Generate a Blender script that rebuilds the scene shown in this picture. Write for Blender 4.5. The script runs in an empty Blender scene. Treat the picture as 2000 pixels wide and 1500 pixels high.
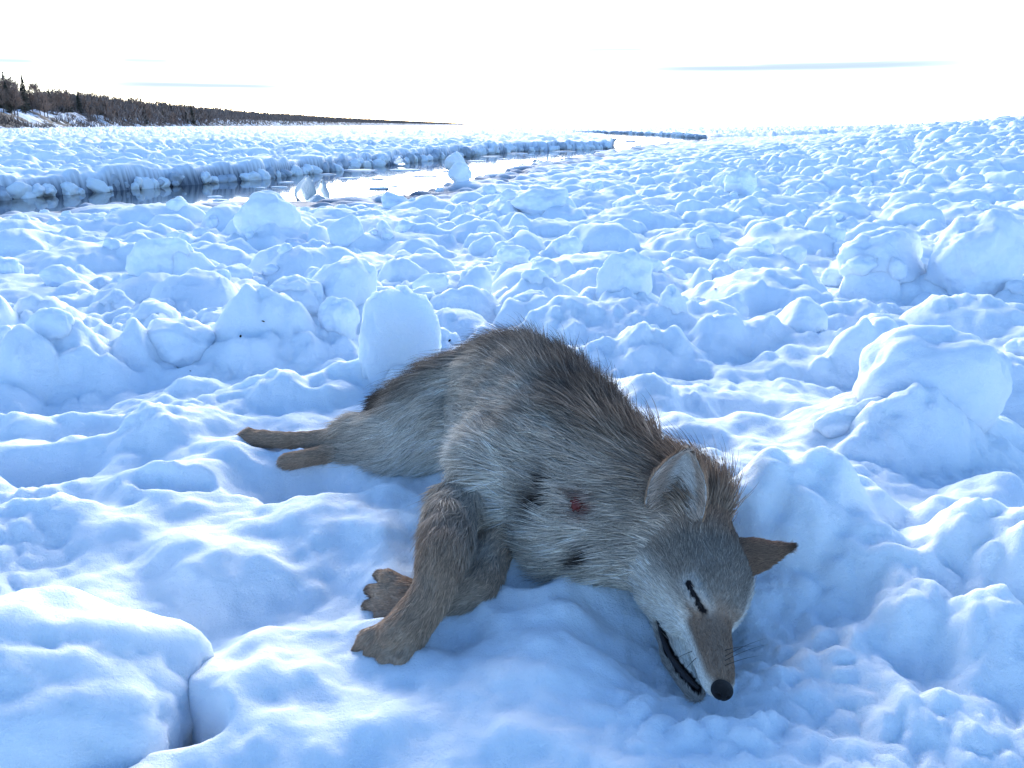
import bpy, bmesh, math
import numpy as np
from mathutils import Vector, Matrix
from mathutils.bvhtree import BVHTree

# ------------------------------------------------------------------ camera, sky, sun, exposure
SC = bpy.context.scene
COL = SC.collection
CAM_H = 0.66
FPX = 1570.0                                   # focal length in pixels of the 2000 x 1500 photograph
PITCH = math.atan((750 - 245) / FPX)
cam_d = bpy.data.cameras.new('camera')
cam_d.sensor_width = 36.0
cam_d.lens = 36.0 * FPX / 2000.0
cam_d.clip_start = 0.02
cam_d.clip_end = 20000.0
cam = bpy.data.objects.new('camera', cam_d)
cam.location = (0, 0, CAM_H)
cam.rotation_euler = (math.pi / 2 - PITCH, 0, 0)
COL.objects.link(cam)
SC.camera = cam

SUN_EL = math.radians(14.0)
SUN_AZ = math.radians(-5.0)                    # measured from +Y towards +X
world = bpy.data.worlds.new('World')
SC.world = world
world.use_nodes = True
wn, wl = world.node_tree.nodes, world.node_tree.links
wn.clear()
w_out = wn.new('ShaderNodeOutputWorld')
w_bg = wn.new('ShaderNodeBackground')
w_sky = wn.new('ShaderNodeTexSky')
w_sky.sky_type = 'NISHITA'
w_sky.sun_disc = False
w_sky.sun_elevation = SUN_EL
w_sky.sun_rotation = SUN_AZ
w_sky.air_density = 1.0
w_sky.dust_density = 0.8
w_sky.ozone_density = 5.0
w_bg.inputs['Strength'].default_value = 0.15
wl.new(w_bg.outputs[0], w_out.inputs[0])


def wmath(op, a, b=None, c=None):
    n = wn.new('ShaderNodeMath')
    n.operation = op
    for i, v in enumerate((a, b, c)):
        if v is None:
            continue
        if isinstance(v, (int, float)):
            n.inputs[i].default_value = v
        else:
            wl.new(v, n.inputs[i])
    return n.outputs[0]


# thin long cloud streaks low over the horizon (direction based: azimuth tangent and elevation)
w_tc = wn.new('ShaderNodeTexCoord')
w_sep = wn.new('ShaderNodeSeparateXYZ')
wl.new(w_tc.outputs['Generated'], w_sep.inputs[0])
w_az = wmath('ARCTAN2', w_sep.outputs[0], w_sep.outputs[1])
w_noise = wn.new('ShaderNodeTexNoise')
w_map = wn.new('ShaderNodeMapping')
w_map.inputs['Scale'].default_value = (6, 6, 60)
wl.new(w_tc.outputs['Generated'], w_map.inputs[0])
wl.new(w_map.outputs[0], w_noise.inputs[0])
w_noise.inputs['Scale'].default_value = 1.6
w_noise.inputs['Detail'].default_value = 4


def streak(az, el, waz, wel, amt):
    """soft lens shaped cloud at azimuth az, elevation el (degrees)"""
    da = wmath('DIVIDE', wmath('SUBTRACT', w_az, math.radians(az)), math.radians(waz))
    jit = wmath('MULTIPLY', wmath('SUBTRACT', w_noise.outputs[0], 0.5), 0.003)
    de = wmath('DIVIDE', wmath('SUBTRACT', wmath('ADD', w_sep.outputs[2], jit), math.sin(math.radians(el))), math.radians(wel))
    d2 = wmath('ADD', wmath('POWER', wmath('ABSOLUTE', da), 6.0), wmath('POWER', wmath('ABSOLUTE', de), 3.0))
    return wmath('MULTIPLY', wmath('POWER', 2.718, wmath('MULTIPLY', d2, -1.0)), amt)




def streak_px(px0, px1, py, thick, amt):
    """streak seen in the photograph between two pixels, as a direction in the sky"""
    a0, a1 = math.atan2(px0 - 1000, FPX * math.cos(PITCH) + (750 - py) * math.sin(PITCH)), math.atan2(px1 - 1000, FPX * math.cos(PITCH) + (750 - py) * math.sin(PITCH))
    xm = (px0 + px1) / 2 - 1000
    up_ = (750 - py) * math.cos(PITCH) - FPX * math.sin(PITCH)
    el = math.asin(up_ / math.sqrt(FPX ** 2 + (750 - py) ** 2 + xm ** 2))
    return streak(math.degrees(a0 + a1) / 2, math.degrees(el), math.degrees(a1 - a0) / 2, math.degrees(thick / FPX), amt)


streaks = [streak_px(1130, 2010, 131, 10, 1.0), streak_px(1380, 1850, 127, 9, .99), streak_px(120, 650, 167, 9, .99), streak_px(210, 360, 118, 6, .96), streak_px(-60, 90, 119, 6, .96),
           streak_px(1080, 1310, 97, 7, .96), streak(-60, 5, 12, .3, .6), streak(55, 6, 12, .3, .6), streak(100, 5, 16, .4, .6), streak(-110, 7, 14, .4, .6), streak(170, 6, 18, .4, .6)]
acc = streaks[0]
for s in streaks[1:]:
    acc = wmath('MAXIMUM', acc, s)
w_mix = wn.new('ShaderNodeMix')
w_mix.data_type = 'RGBA'
w_mix.blend_type = 'MIX'
wl.new(acc, w_mix.inputs['Factor'])
# thin veil of high haze that whitens the lowest sky all the way round
w_veil = wn.new('ShaderNodeMix')
w_veil.data_type = 'RGBA'
w_veil.blend_type = 'ADD'
veil_f = wmath('POWER', 2.718, wmath('MULTIPLY', wmath('ABSOLUTE', w_sep.outputs[2]), -7.0))
wl.new(veil_f, w_veil.inputs['Factor'])
wl.new(w_sky.outputs[0], w_veil.inputs['A'])
w_veil.inputs['B'].default_value = (2.6, 2.8, 3.2, 1)
wl.new(w_veil.outputs['Result'], w_mix.inputs['A'])
w_mix.inputs['B'].default_value = (1.6, 2.0, 2.4, 1)
wl.new(w_mix.outputs['Result'], w_bg.inputs['Color'])

sun_d = bpy.data.lights.new('sun', 'SUN')
sun_d.energy = 2.4
sun_d.angle = math.radians(30.0)
sun_d.color = (1.0, 0.95, 0.88)
sun = bpy.data.objects.new('sun', sun_d)
sdir = Vector((math.sin(SUN_AZ) * math.cos(SUN_EL), math.cos(SUN_AZ) * math.cos(SUN_EL), math.sin(SUN_EL)))
sun.rotation_euler = sdir.to_track_quat('Z', 'Y').to_euler()
COL.objects.link(sun)

SC.view_settings.view_transform = 'Standard'
SC.view_settings.look = 'None'
SC.view_settings.gamma = 1.0
SC.view_settings.exposure = 1.46
SC.cycles.max_bounces = 7
SC.cycles.transparent_max_bounces = 8
SC.cycles.sample_clamp_indirect = 6.0

# ------------------------------------------------------------------ helpers
RNG = np.random.default_rng(7)
CF = np.array([0, math.cos(PITCH), -math.sin(PITCH)])
CU = np.array([0, math.sin(PITCH), math.cos(PITCH)])
CP = np.array([0, 0, CAM_H])


def ray(px, py):
    d = CF * FPX + CU * (750 - py)
    d[0] += px - 1000
    return d / np.linalg.norm(d)


def W(px, py, z=0.0):
    """point of the photograph at pixel px, py lying at height z above the coyote's ground"""
    d = ray(px, py)
    return CP + d * ((z - CAM_H) / d[2])


def _hash(ix, iy, iz, seed):
    h = (ix.astype(np.uint32) * np.uint32(374761393) + iy.astype(np.uint32) * np.uint32(668265263)
         + iz.astype(np.uint32) * np.uint32(2147483647) + np.uint32((seed * 144665 + 1013) & 0xffffffff))
    h = (h ^ (h >> np.uint32(13))) * np.uint32(1274126177)
    h = (h ^ (h >> np.uint32(16))) * np.uint32(2246822519)
    return h ^ (h >> np.uint32(15))


def rnd(ix, iy, seed):
    return (_hash(ix, iy, np.zeros_like(ix), seed) & np.uint32(0xffffff)).astype(np.float64) / 16777216.0


def noise3(p, seed=0):
    """gradient noise, p (N,3) -> about -0.7 .. 0.7"""
    p = np.asarray(p, dtype=np.float64)
    i = np.floor(p).astype(np.int64)
    f = p - i
    u = f * f * f * (f * (f * 6 - 15) + 10)
    out = 0
    for dx in (0, 1):
        wx = u[:, 0] if dx else 1 - u[:, 0]
        for dy in (0, 1):
            wy = u[:, 1] if dy else 1 - u[:, 1]
            for dz in (0, 1):
                wz = u[:, 2] if dz else 1 - u[:, 2]
                h = _hash(i[:, 0] + dx, i[:, 1] + dy, i[:, 2] + dz, seed)
                g0 = (h & np.uint32(1023)).astype(np.float64) / 511.5 - 1
                g1 = ((h >> np.uint32(10)) & np.uint32(1023)).astype(np.float64) / 511.5 - 1
                g2 = ((h >> np.uint32(20)) & np.uint32(1023)).astype(np.float64) / 511.5 - 1
                out = out + wx * wy * wz * (g0 * (f[:, 0] - dx) + g1 * (f[:, 1] - dy) + g2 * (f[:, 2] - dz))
    return out


def noise2(x, y, seed=0):
    return noise3(np.stack([x, y, np.full_like(x, seed * 7.31 + .37)], 1), seed)


def smooth(a, b, x):
    t = np.clip((x - a) / (b - a), 0, 1)
    return t * t * (3 - 2 * t)


def mesh_from(name, verts, faces, smooth_shade=True):
    """faces: (M,3) or (M,4) int array"""
    me = bpy.data.meshes.new(name)
    verts = np.ascontiguousarray(verts, dtype=np.float32)
    faces = np.ascontiguousarray(faces, dtype=np.int32)
    n, k = faces.shape
    me.vertices.add(len(verts))
    me.vertices.foreach_set('co', verts.ravel())
    me.loops.add(n * k)
    me.loops.foreach_set('vertex_index', faces.ravel())
    me.polygons.add(n)
    me.polygons.foreach_set('loop_start', np.arange(0, n * k, k, dtype=np.int32))
    me.polygons.foreach_set('loop_total', np.full(n, k, dtype=np.int32))
    if smooth_shade:
        me.polygons.foreach_set('use_smooth', np.ones(n, dtype=bool))
    me.update(calc_edges=True)
    return me


def link(name, data, mat=None, parent=None, loc=None):
    o = bpy.data.objects.new(name, data)
    COL.objects.link(o)
    if mat is not None and data is not None and not data.materials:
        data.materials.append(mat)
    if parent is not None:
        o.parent = parent
    if loc is not None:
        o.location = loc
    return o


def tag(o, label=None, cat=None, group=None, kind=None):
    if label:
        o['label'] = label
    if cat:
        o['category'] = cat
    if group:
        o['group'] = group
    if kind:
        o['kind'] = kind
    return o


def tube(points, radii, sides=8):
    """closed tapering tube along points"""
    P = np.asarray(points, float)
    n = len(P)
    T = np.gradient(P, axis=0)
    T /= np.linalg.norm(T, axis=1)[:, None] + 1e-12
    ref = np.array([0.3, 0.2, 0.93])
    vs, fs = [], []
    for i in range(n):
        a = np.cross(T[i], ref)
        a /= np.linalg.norm(a) + 1e-9
        b = np.cross(T[i], a)
        for k in range(sides):
            th = 2 * math.pi * k / sides
            vs.append(P[i] + radii[i] * (math.cos(th) * a + math.sin(th) * b))
    for i in range(n - 1):
        for k in range(sides):
            k2 = (k + 1) % sides
            fs.append((i * sides + k, i * sides + k2, (i + 1) * sides + k2, (i + 1) * sides + k))
    return np.array(vs), np.array(fs)


# ------------------------------------------------------------------ materials
def new_mat(name):
    m = bpy.data.materials.new(name)
    m.use_nodes = True
    nt = m.node_tree
    return m, nt.nodes, nt.links, nt.nodes['Principled BSDF']


def snow_material(name, col_a, col_b, sss, scale, bump):
    m, n, l, b = new_mat(name)
    tc = n.new('ShaderNodeTexCoord')
    geo = n.new('ShaderNodeNewGeometry')
    nz = n.new('ShaderNodeTexNoise')
    nz.inputs['Scale'].default_value = scale
    nz.inputs['Detail'].default_value = 5
    l.new(geo.outputs['Position'], nz.inputs['Vector'])
    cr = n.new('ShaderNodeValToRGB')
    cr.color_ramp.elements[0].position = .3
    cr.color_ramp.elements[0].color = (*col_a, 1)
    cr.color_ramp.elements[1].position = .65
    cr.color_ramp.elements[1].color = (*col_b, 1)
    l.new(nz.outputs[0], cr.inputs[0])
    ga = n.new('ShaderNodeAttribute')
    ga.attribute_name = 'ice_shade'
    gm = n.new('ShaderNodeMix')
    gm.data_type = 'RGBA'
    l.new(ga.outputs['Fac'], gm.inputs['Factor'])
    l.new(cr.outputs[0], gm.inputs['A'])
    gm.inputs['B'].default_value = (.13, .155, .20, 1)  # grey edge ice, darkened further by painted shade
    l.new(gm.outputs['Result'], b.inputs['Base Color'])
    b.inputs['Roughness'].default_value = .75
    b.inputs['Specular IOR Level'].default_value = .15
    b.inputs['Subsurface Weight'].default_value = sss
    b.inputs['Subsurface Radius'].default_value = (.85, .95, 1.1)
    b.inputs['Subsurface Scale'].default_value = .03
    gr = n.new('ShaderNodeTexNoise')
    gr.inputs['Scale'].default_value = 320
    gr.inputs['Detail'].default_value = 4
    gr.inputs['Roughness'].default_value = .7
    l.new(geo.outputs['Position'], gr.inputs['Vector'])
    g2 = n.new('ShaderNodeTexNoise')
    g2.inputs['Scale'].default_value = 45
    g2.inputs['Detail'].default_value = 4
    l.new(geo.outputs['Position'], g2.inputs['Vector'])
    b1 = n.new('ShaderNodeBump')
    b1.inputs['Strength'].default_value = bump
    b1.inputs['Distance'].default_value = .006
    l.new(gr.outputs[0], b1.inputs['Height'])
    b2 = n.new('ShaderNodeBump')
    b2.inputs['Strength'].default_value = bump * .8
    b2.inputs['Distance'].default_value = .012
    l.new(g2.outputs[0], b2.inputs['Height'])
    l.new(b1.outputs[0], b2.inputs['Normal'])
    l.new(b2.outputs[0], b.inputs['Normal'])
    return m


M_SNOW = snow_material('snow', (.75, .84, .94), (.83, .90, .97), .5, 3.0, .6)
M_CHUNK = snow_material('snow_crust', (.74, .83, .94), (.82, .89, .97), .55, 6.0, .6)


def ice_material():
    m, n, l, b = new_mat('clear_ice')
    b.inputs['Base Color'].default_value = (.62, .72, .80, 1)
    b.inputs['Roughness'].default_value = .25
    b.inputs['Transmission Weight'].default_value = .45
    b.inputs['IOR'].default_value = 1.31
    nz = n.new('ShaderNodeTexNoise')
    nz.inputs['Scale'].default_value = 14
    nz.inputs['Detail'].default_value = 5
    bp = n.new('ShaderNodeBump')
    bp.inputs['Strength'].default_value = .5
    bp.inputs['Distance'].default_value = .02
    l.new(nz.outputs[0], bp.inputs['Height'])
    l.new(bp.outputs[0], b.inputs['Normal'])
    return m


M_ICE = ice_material()


def water_material():
    m, n, l, b = new_mat('river_water')
    b.inputs['Base Color'].default_value = (.012, .016, .022, 1)
    b.inputs['Roughness'].default_value = .04
    b.inputs['IOR'].default_value = 1.33
    geo = n.new('ShaderNodeNewGeometry')
    nz = n.new('ShaderNodeTexNoise')
    nz.inputs['Scale'].default_value = 2.2
    nz.inputs['Detail'].default_value = 3
    l.new(geo.outputs['Position'], nz.inputs['Vector'])
    bp = n.new('ShaderNodeBump')
    bp.inputs['Strength'].default_value = .05
    bp.inputs['Distance'].default_value = .02
    l.new(nz.outputs[0], bp.inputs['Height'])
    l.new(bp.outputs[0], b.inputs['Normal'])
    return m


M_WATER = water_material()


def plain(name, col, rough=.6, spec=.3, var=0.0, scale=30):
    m, n, l, b = new_mat(name)
    b.inputs['Roughness'].default_value = rough
    b.inputs['Specular IOR Level'].default_value = spec
    if var:
        nz = n.new('ShaderNodeTexNoise')
        nz.inputs['Scale'].default_value = scale
        nz.inputs['Detail'].default_value = 4
        cr = n.new('ShaderNodeValToRGB')
        cr.color_ramp.elements[0].position = .35
        cr.color_ramp.elements[1].position = .65
        cr.color_ramp.elements[0].color = (*[c * (1 - var) for c in col], 1)
        cr.color_ramp.elements[1].color = (*[min(1, c * (1 + var)) for c in col], 1)
        l.new(nz.outputs[0], cr.inputs[0])
        l.new(cr.outputs[0], b.inputs['Base Color'])
    else:
        b.inputs['Base Color'].default_value = (*col, 1)
    return m


M_NOSE = plain('nose_leather', (.011, .010, .011), .5, .28, .5, 300)
_n, _l = M_NOSE.node_tree.nodes, M_NOSE.node_tree.links
_v = _n.new('ShaderNodeTexVoronoi')
_v.inputs['Scale'].default_value = 420
_bp = _n.new('ShaderNodeBump')
_bp.inputs['Strength'].default_value = .7
_bp.inputs['Distance'].default_value = .002
_l.new(_v.outputs['Distance'], _bp.inputs['Height'])
_l.new(_bp.outputs[0], _n['Principled BSDF'].inputs['Normal'])
M_EYE = plain('eye_dark', (.008, .007, .008), .6, .2)
M_LIP = plain('lip_skin', (.010, .008, .010), .5, .3, .5, 250)
M_CLAW = plain('claw_horn', (.018, .015, .014), .35, .5, .3, 200)
M_WHISK = plain('whisker_hair', (.02, .018, .018), .5, .3)
M_WOUND = plain('wound', (.11, .013, .011), .5, .3, .7, 320)
M_TWIG = plain('dark_debris', (.03, .022, .018), .8, .2, .3, 200)
M_BARK = plain('bark', (.12, .095, .085), .9, .1, .3, 3)
M_CROWN = plain('bare_twigs', (.27, .195, .15), .95, .05, .3, 1.0)
M_CONIF = plain('spruce_needles', (.10, .095, .075), .95, .05, .3, 1.5)
M_WOODS = plain('far_woods', (.24, .185, .155), .95, .05, .35, .08)
M_BRUSH = plain('dead_brush', (.20, .16, .14), .95, .05, .3, 1.0)


def attr_material(name, attr, rough=.8):
    m, n, l, b = new_mat(name)
    a = n.new('ShaderNodeAttribute')
    a.attribute_name = attr
    l.new(a.outputs['Color'], b.inputs['Base Color'])
    b.inputs['Roughness'].default_value = rough
    b.inputs['Specular IOR Level'].default_value = .15
    return m


M_SKIN = attr_material('undercoat', 'tint')
m_, n_, l_, b_ = new_mat('fur')
n_.remove(b_)
ha = n_.new('ShaderNodeAttribute')
ha.attribute_name = 'tint'
hd = n_.new('ShaderNodeBsdfDiffuse')
ht = n_.new('ShaderNodeBsdfTranslucent')
hm = n_.new('ShaderNodeMixShader')
hm.inputs[0].default_value = .22
l_.new(ha.outputs['Color'], hd.inputs['Color'])
l_.new(ha.outputs['Color'], ht.inputs['Color'])
l_.new(hd.outputs[0], hm.inputs[1])
l_.new(ht.outputs[0], hm.inputs[2])
l_.new(hm.outputs[0], n_['Material Output'].inputs[0])
M_FUR = m_

# ------------------------------------------------------------------ the ice field (height field)
WATER_Z = -0.50
far_edge = [(-500, 420), (-200, 408), (0, 391), (140, 380), (300, 367), (520, 349), (800, 317), (1000, 297), (1195, 290), (1200, 281),
            (1185, 272), (1105, 262), (1180, 260), (1290, 264), (1385, 271)]
near_edge = [(1378, 275), (1320, 280), (1230, 292), (1130, 312), (1010, 330), (900, 362), (800, 382), (640, 396), (540, 404), (420, 408), (200, 408), (0, 428), (-250, 455), (-500, 480)]
LEAD = np.array([W(a, b, WATER_Z)[:2] for a, b in far_edge] + [W(a, b, WATER_Z + .12)[:2] for a, b in near_edge])


def lead_distance(x, y):
    """signed distance to the open lead: negative over the water"""
    d2 = np.full(x.shape, 1e12)
    inside = np.zeros(x.shape, bool)
    n = len(LEAD)
    for i in range(n):
        a, b = LEAD[i], LEAD[(i + 1) % n]
        ex, ey = b - a
        t = np.clip(((x - a[0]) * ex + (y - a[1]) * ey) / (ex * ex + ey * ey), 0, 1)
        d2 = np.minimum(d2, (x - a[0] - t * ex) ** 2 + (y - a[1] - t * ey) ** 2)
        c = ((a[1] > y) != (b[1] > y)) & (x < (b[0] - a[0]) * (y - a[1]) / (b[1] - a[1] + 1e-12) + a[0])
        inside ^= c
    d = np.sqrt(d2)
    return np.where(inside, -d, d)


def cells(x, y, c, seed, prob, hmin, hmax):
    """scattered rounded blocks, one per jittered cell; returns the height of the highest dome"""
    wx = x + .22 * c * noise2(x / c * 2.3, y / c * 2.3, seed + 1)
    wy = y + .22 * c * noise2(x / c * 2.3, y / c * 2.3, seed + 2)
    ci, cj = np.floor(wx / c).astype(np.int64), np.floor(wy / c).astype(np.int64)
    best = np.zeros_like(x)
    steep = 1 - .5 * smooth(5, 18, np.hypot(x, y))
    for di in (-1, 0, 1):
        for dj in (-1, 0, 1):
            i, j = ci + di, cj + dj
            r0 = rnd(i, j, seed)
            on = rnd(i, j, seed + 5) < prob
            cx = (i + .15 + .7 * rnd(i, j, seed + 6)) * c
            cy = (j + .15 + .7 * rnd(i, j, seed + 7)) * c
            th = rnd(i, j, seed + 8) * 6.283
            ra = c * (.32 + .38 * r0)
            asp = .6 + .4 * rnd(i, j, seed + 9)
            dx, dy = wx - cx, wy - cy
            u = (dx * np.cos(th) + dy * np.sin(th)) / ra
            v = (-dx * np.sin(th) + dy * np.cos(th)) / (ra * asp)
            d2 = u * u + v * v
            hh = c * (hmin + (hmax - hmin) * rnd(i, j, seed + 10))
            tilt = (rnd(i, j, seed + 11) - .5) * .7
            dome = hh * np.clip(1 - d2, 0, 1) ** ((.42 + .7 * rnd(i, j, seed + 12)) * steep) * (1 + tilt * u)
            best = np.maximum(best, np.where(on, dome, 0))
    return best


def smax(a, b, k):
    h = np.clip(k - np.abs(a - b), 0, None) / k
    return np.maximum(a, b) + h * h * k * .25


# features of the near snow seen in the photograph: pixel of the centre, height used for the ray, radii in metres, height, turn, sharpness
DOMES = [
    (1555, 985, .09, .20, .12, .135, .3, .7), (1690, 1090, .06, .13, .13, .09, .3, 1.0), (1440, 960, .08, .12, .10, .09, 0, 1.0),
    (1960, 1170, .06, .26, .20, .13, .4, 1.0), (1930, 1010, .03, .22, .10, .08, .5, .9), (1720, 1300, .02, .2, .16, .03, .2, 1.2),
    (1760, 880, .04, .16, .08, .10, .1, .8), (1620, 850, .03, .10, .06, .05, .1, .9), (1330, 850, .02, .16, .12, .03, 0, 1.2),
    (1270, 770, .03, .10, .10, .05, .2, 1.0), (1240, 660, .04, .20, .14, .12, .2, .9), (1420, 640, .03, .32, .12, .08, .1, 1.0),
    (1560, 690, .02, .22, .16, .07, .3, 1.0), (1700, 680, .04, .16, .12, .14, .3, .9), (1900, 700, .05, .3, .2, .1, .1, 1.0),
    (1080, 600, .04, .22, .12, .08, .2, 1.0), (930, 600, .04, .12, .10, .06, .2, 1.0), (1040, 690, .03, .14, .10, .06, .2, 1.),
    (520, 650, .04, .30, .22, .12, .2, 1.0), (130, 660, .06, .34, .24, .15, .1, .9), (30, 560, .05, .3, .25, .10, .2, 1.0),
    (340, 660, .03, .16, .14, .05, .2, 1.0), (560, 760, .03, .24, .14, .08, .1, 1.0), (640, 740, .04, .12, .12, .07, .1, .9),
    (300, 850, .02, .22, .12, .06, .2, 1.0), (60, 830, .02, .16, .1, .06, .2, 1.0), (360, 960, .02, .20, .12, .06, .3, 1.0),
    (80, 1050, .02, .2, .14, .05, .3, 1.0), (480, 1130, .02, .18, .10, .055, -.25, 1.0), (640, 1060, .01, .16, .10, .04, -.4, 1.1),
    (560, 1000, .02, .14, .06, .03, -.3, 1.0), (500, 1390, .02, .12, .14, .04, .2, .9), (660, 1440, .02, .14, .10, .035, .3, 1.0),
    (900, 1380, .0, .16, .10, .03, .2, 1.1), (1130, 1340, .0, .12, .10, .035, .2, 1.0), (1080, 1220, .0, .10, .07, .03, .3, 1.0),
    (1240, 1450, .0, .10, .06, .03, .3, 1.0), (1100, 1480, .0, .14, .06, .03, .1, 1.0), (1450, 1480, .0, .12, .05, .02, .1, 1.0),
    (1850, 1420, .0, .22, .12, .04, .3, 1.1), (380, 740, .02, .14, .1, .04, 0, 1.0), (700, 1130, .0, .12, .06, .03, -.5, 1.0),
]
DENTS = [
    (235, 700, .10, .07, .07), (170, 770, .12, .05, .055), (150, 860, .13, .08, .065), (330, 690, .10, .06, .055), (10, 720, .06, .04, .05),
    (110, 925, .10, .05, .06), (560, 965, .17, .08, .07), (350, 985, .09, .04, .05), (520, 930, .06, .05, .03), (110, 1020, .14, .06, .03),
    (560, 1190, .20, .09, .045), (420, 1230, .10, .1, .045), (1030, 1165, .045, .03, .03), (1340, 715, .05, .06, .12), (1440, 810, .18, .10, .05),
    (880, 690, .10, .08, .05), (1380, 1420, .07, .03, .03), (1440, 1445, .03, .025, .025), (1500, 1330, .06, .03, .02), (1600, 1330, .025, .018, .02),
    (1780, 1260, .09, .05, .025), (1560, 1260, .10, .05, .02), (1760, 1350, .05, .04, .02), (720, 1290, .09, .07, .02), (1300, 1280, .12, .10, .048), (1390, 1380, .06, .04, .02), (880, 1250, .05, .05, .025),
    (285, 1455, .030, .07, .24), (335, 1390, .014, .05, .10), (262, 1495, .055, .05, .28), (610, 900, .14, .05, .035), (1640, 820, .06, .04, .04), (500, 770, .1, .06, .03),
    (1120, 740, .08, .06, .03), (1900, 880, .14, .06, .07), (1470, 600, .12, .05, .03),
]


# free standing blocks: seed, shape, pixel of the foot, size in pixels, depth, height, turn, label, tilt
HERO = [
    (41, dict(cuts=1, boxy=2.7, rough=1.1, warp=.2), 782, 775, 178, 205, .42, .0, .35, 'tall upright rounded snow slab just behind the coyote\'s rump', (-.1, .10)),
    (12, dict(cuts=1), 572, 655, 140, 105, .8, .03, .3, 'rounded snow lump with a lit right edge beside the upright slab', (0, 0)),
    (13, dict(cuts=1), 660, 668, 80, 85, .8, .02, .1, 'small snow lump in the gap behind the upright slab', (0, 0)),
    (14, dict(cuts=1), 1225, 615, 132, 112, .85, .0, .6, 'round knobbly snow ball standing alone behind the coyote\'s shoulders', (0, 0)),
    (15, dict(cuts=2), 1742, 592, 195, 132, .8, -.02, .2, 'big smooth round snow boulder with a bright left shoulder', (0, 0)),
    (16, dict(cuts=2), 1935, 610, 210, 160, .8, -.02, .9, 'wide snow mound leaning against the big round boulder', (0, 0)),
    (17, dict(cuts=0, boxy=2.1, rough=.6), 1850, 890, 300, 205, .75, .0, .15, 'largest snow boulder with a dark hollow under its foot', (0, 0)),
    (18, dict(cuts=2), 310, 568, 130, 92, .8, -.03, .5, 'rounded snow block with a flat shaded face near the left mound', (0, 0)),
    (19, dict(cuts=2), 515, 470, 135, 82, .8, -.10, .5, 'broad snow dome in front of the glassy ice piece', (0, 0)),
    (20, dict(cuts=3), 1315, 645, 80, 78, .8, .02, 1.5, 'small snow block resting against the knobbly snow ball', (0, 0)),
    (21, dict(cuts=3), 672, 482, 90, 52, .8, -.08, 1.1, 'squat snow block with a sharp left edge', (0, 0)),
    (22, dict(cuts=2), 1062, 425, 150, 56, .8, -.12, 1.1, 'wide low snow dome with frayed right edge beyond the rubble', (0, 0)),
    (23, dict(cuts=2), 1450, 385, 86, 50, .8, -.12, 1.1, 'pointed snow mound standing above its neighbours', (0, 0)),
    (24, dict(cuts=1), 888, 336, 42, 34, .9, -.12, .4, 'round snow knob balanced on top of a block by the water', (0, 0)),
    (25, dict(cuts=2), 896, 356, 54, 36, .9, -.32, .9, 'lower block of a two piece snow stack by the water', (0, 0)),
    (26, dict(cuts=3), 1730, 905, 230, 105, .5, .02, .1, 'low jagged snow block in front of the largest boulder', (0, 0)),
]


def foot(px, py):
    """where a block's foot stands on the pack"""
    z = 0.0
    for _ in range(5):
        c = W(px, py, z)
        z = -.23 * float(smooth(2.2, 5.5, math.hypot(c[0], c[1])))
    return c


APRONS = []
for _h in HERO:
    _c = foot(_h[2], _h[3])
    _d = np.linalg.norm(_c - CP) / FPX
    APRONS.append((_c[0], _c[1] + _h[4] * _d * .5 * _h[6] * .8, _h[4] * _d * .82, max(.3, _h[6]) * _h[4] * _d * .85, _h[5] * _d * .30))


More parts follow.
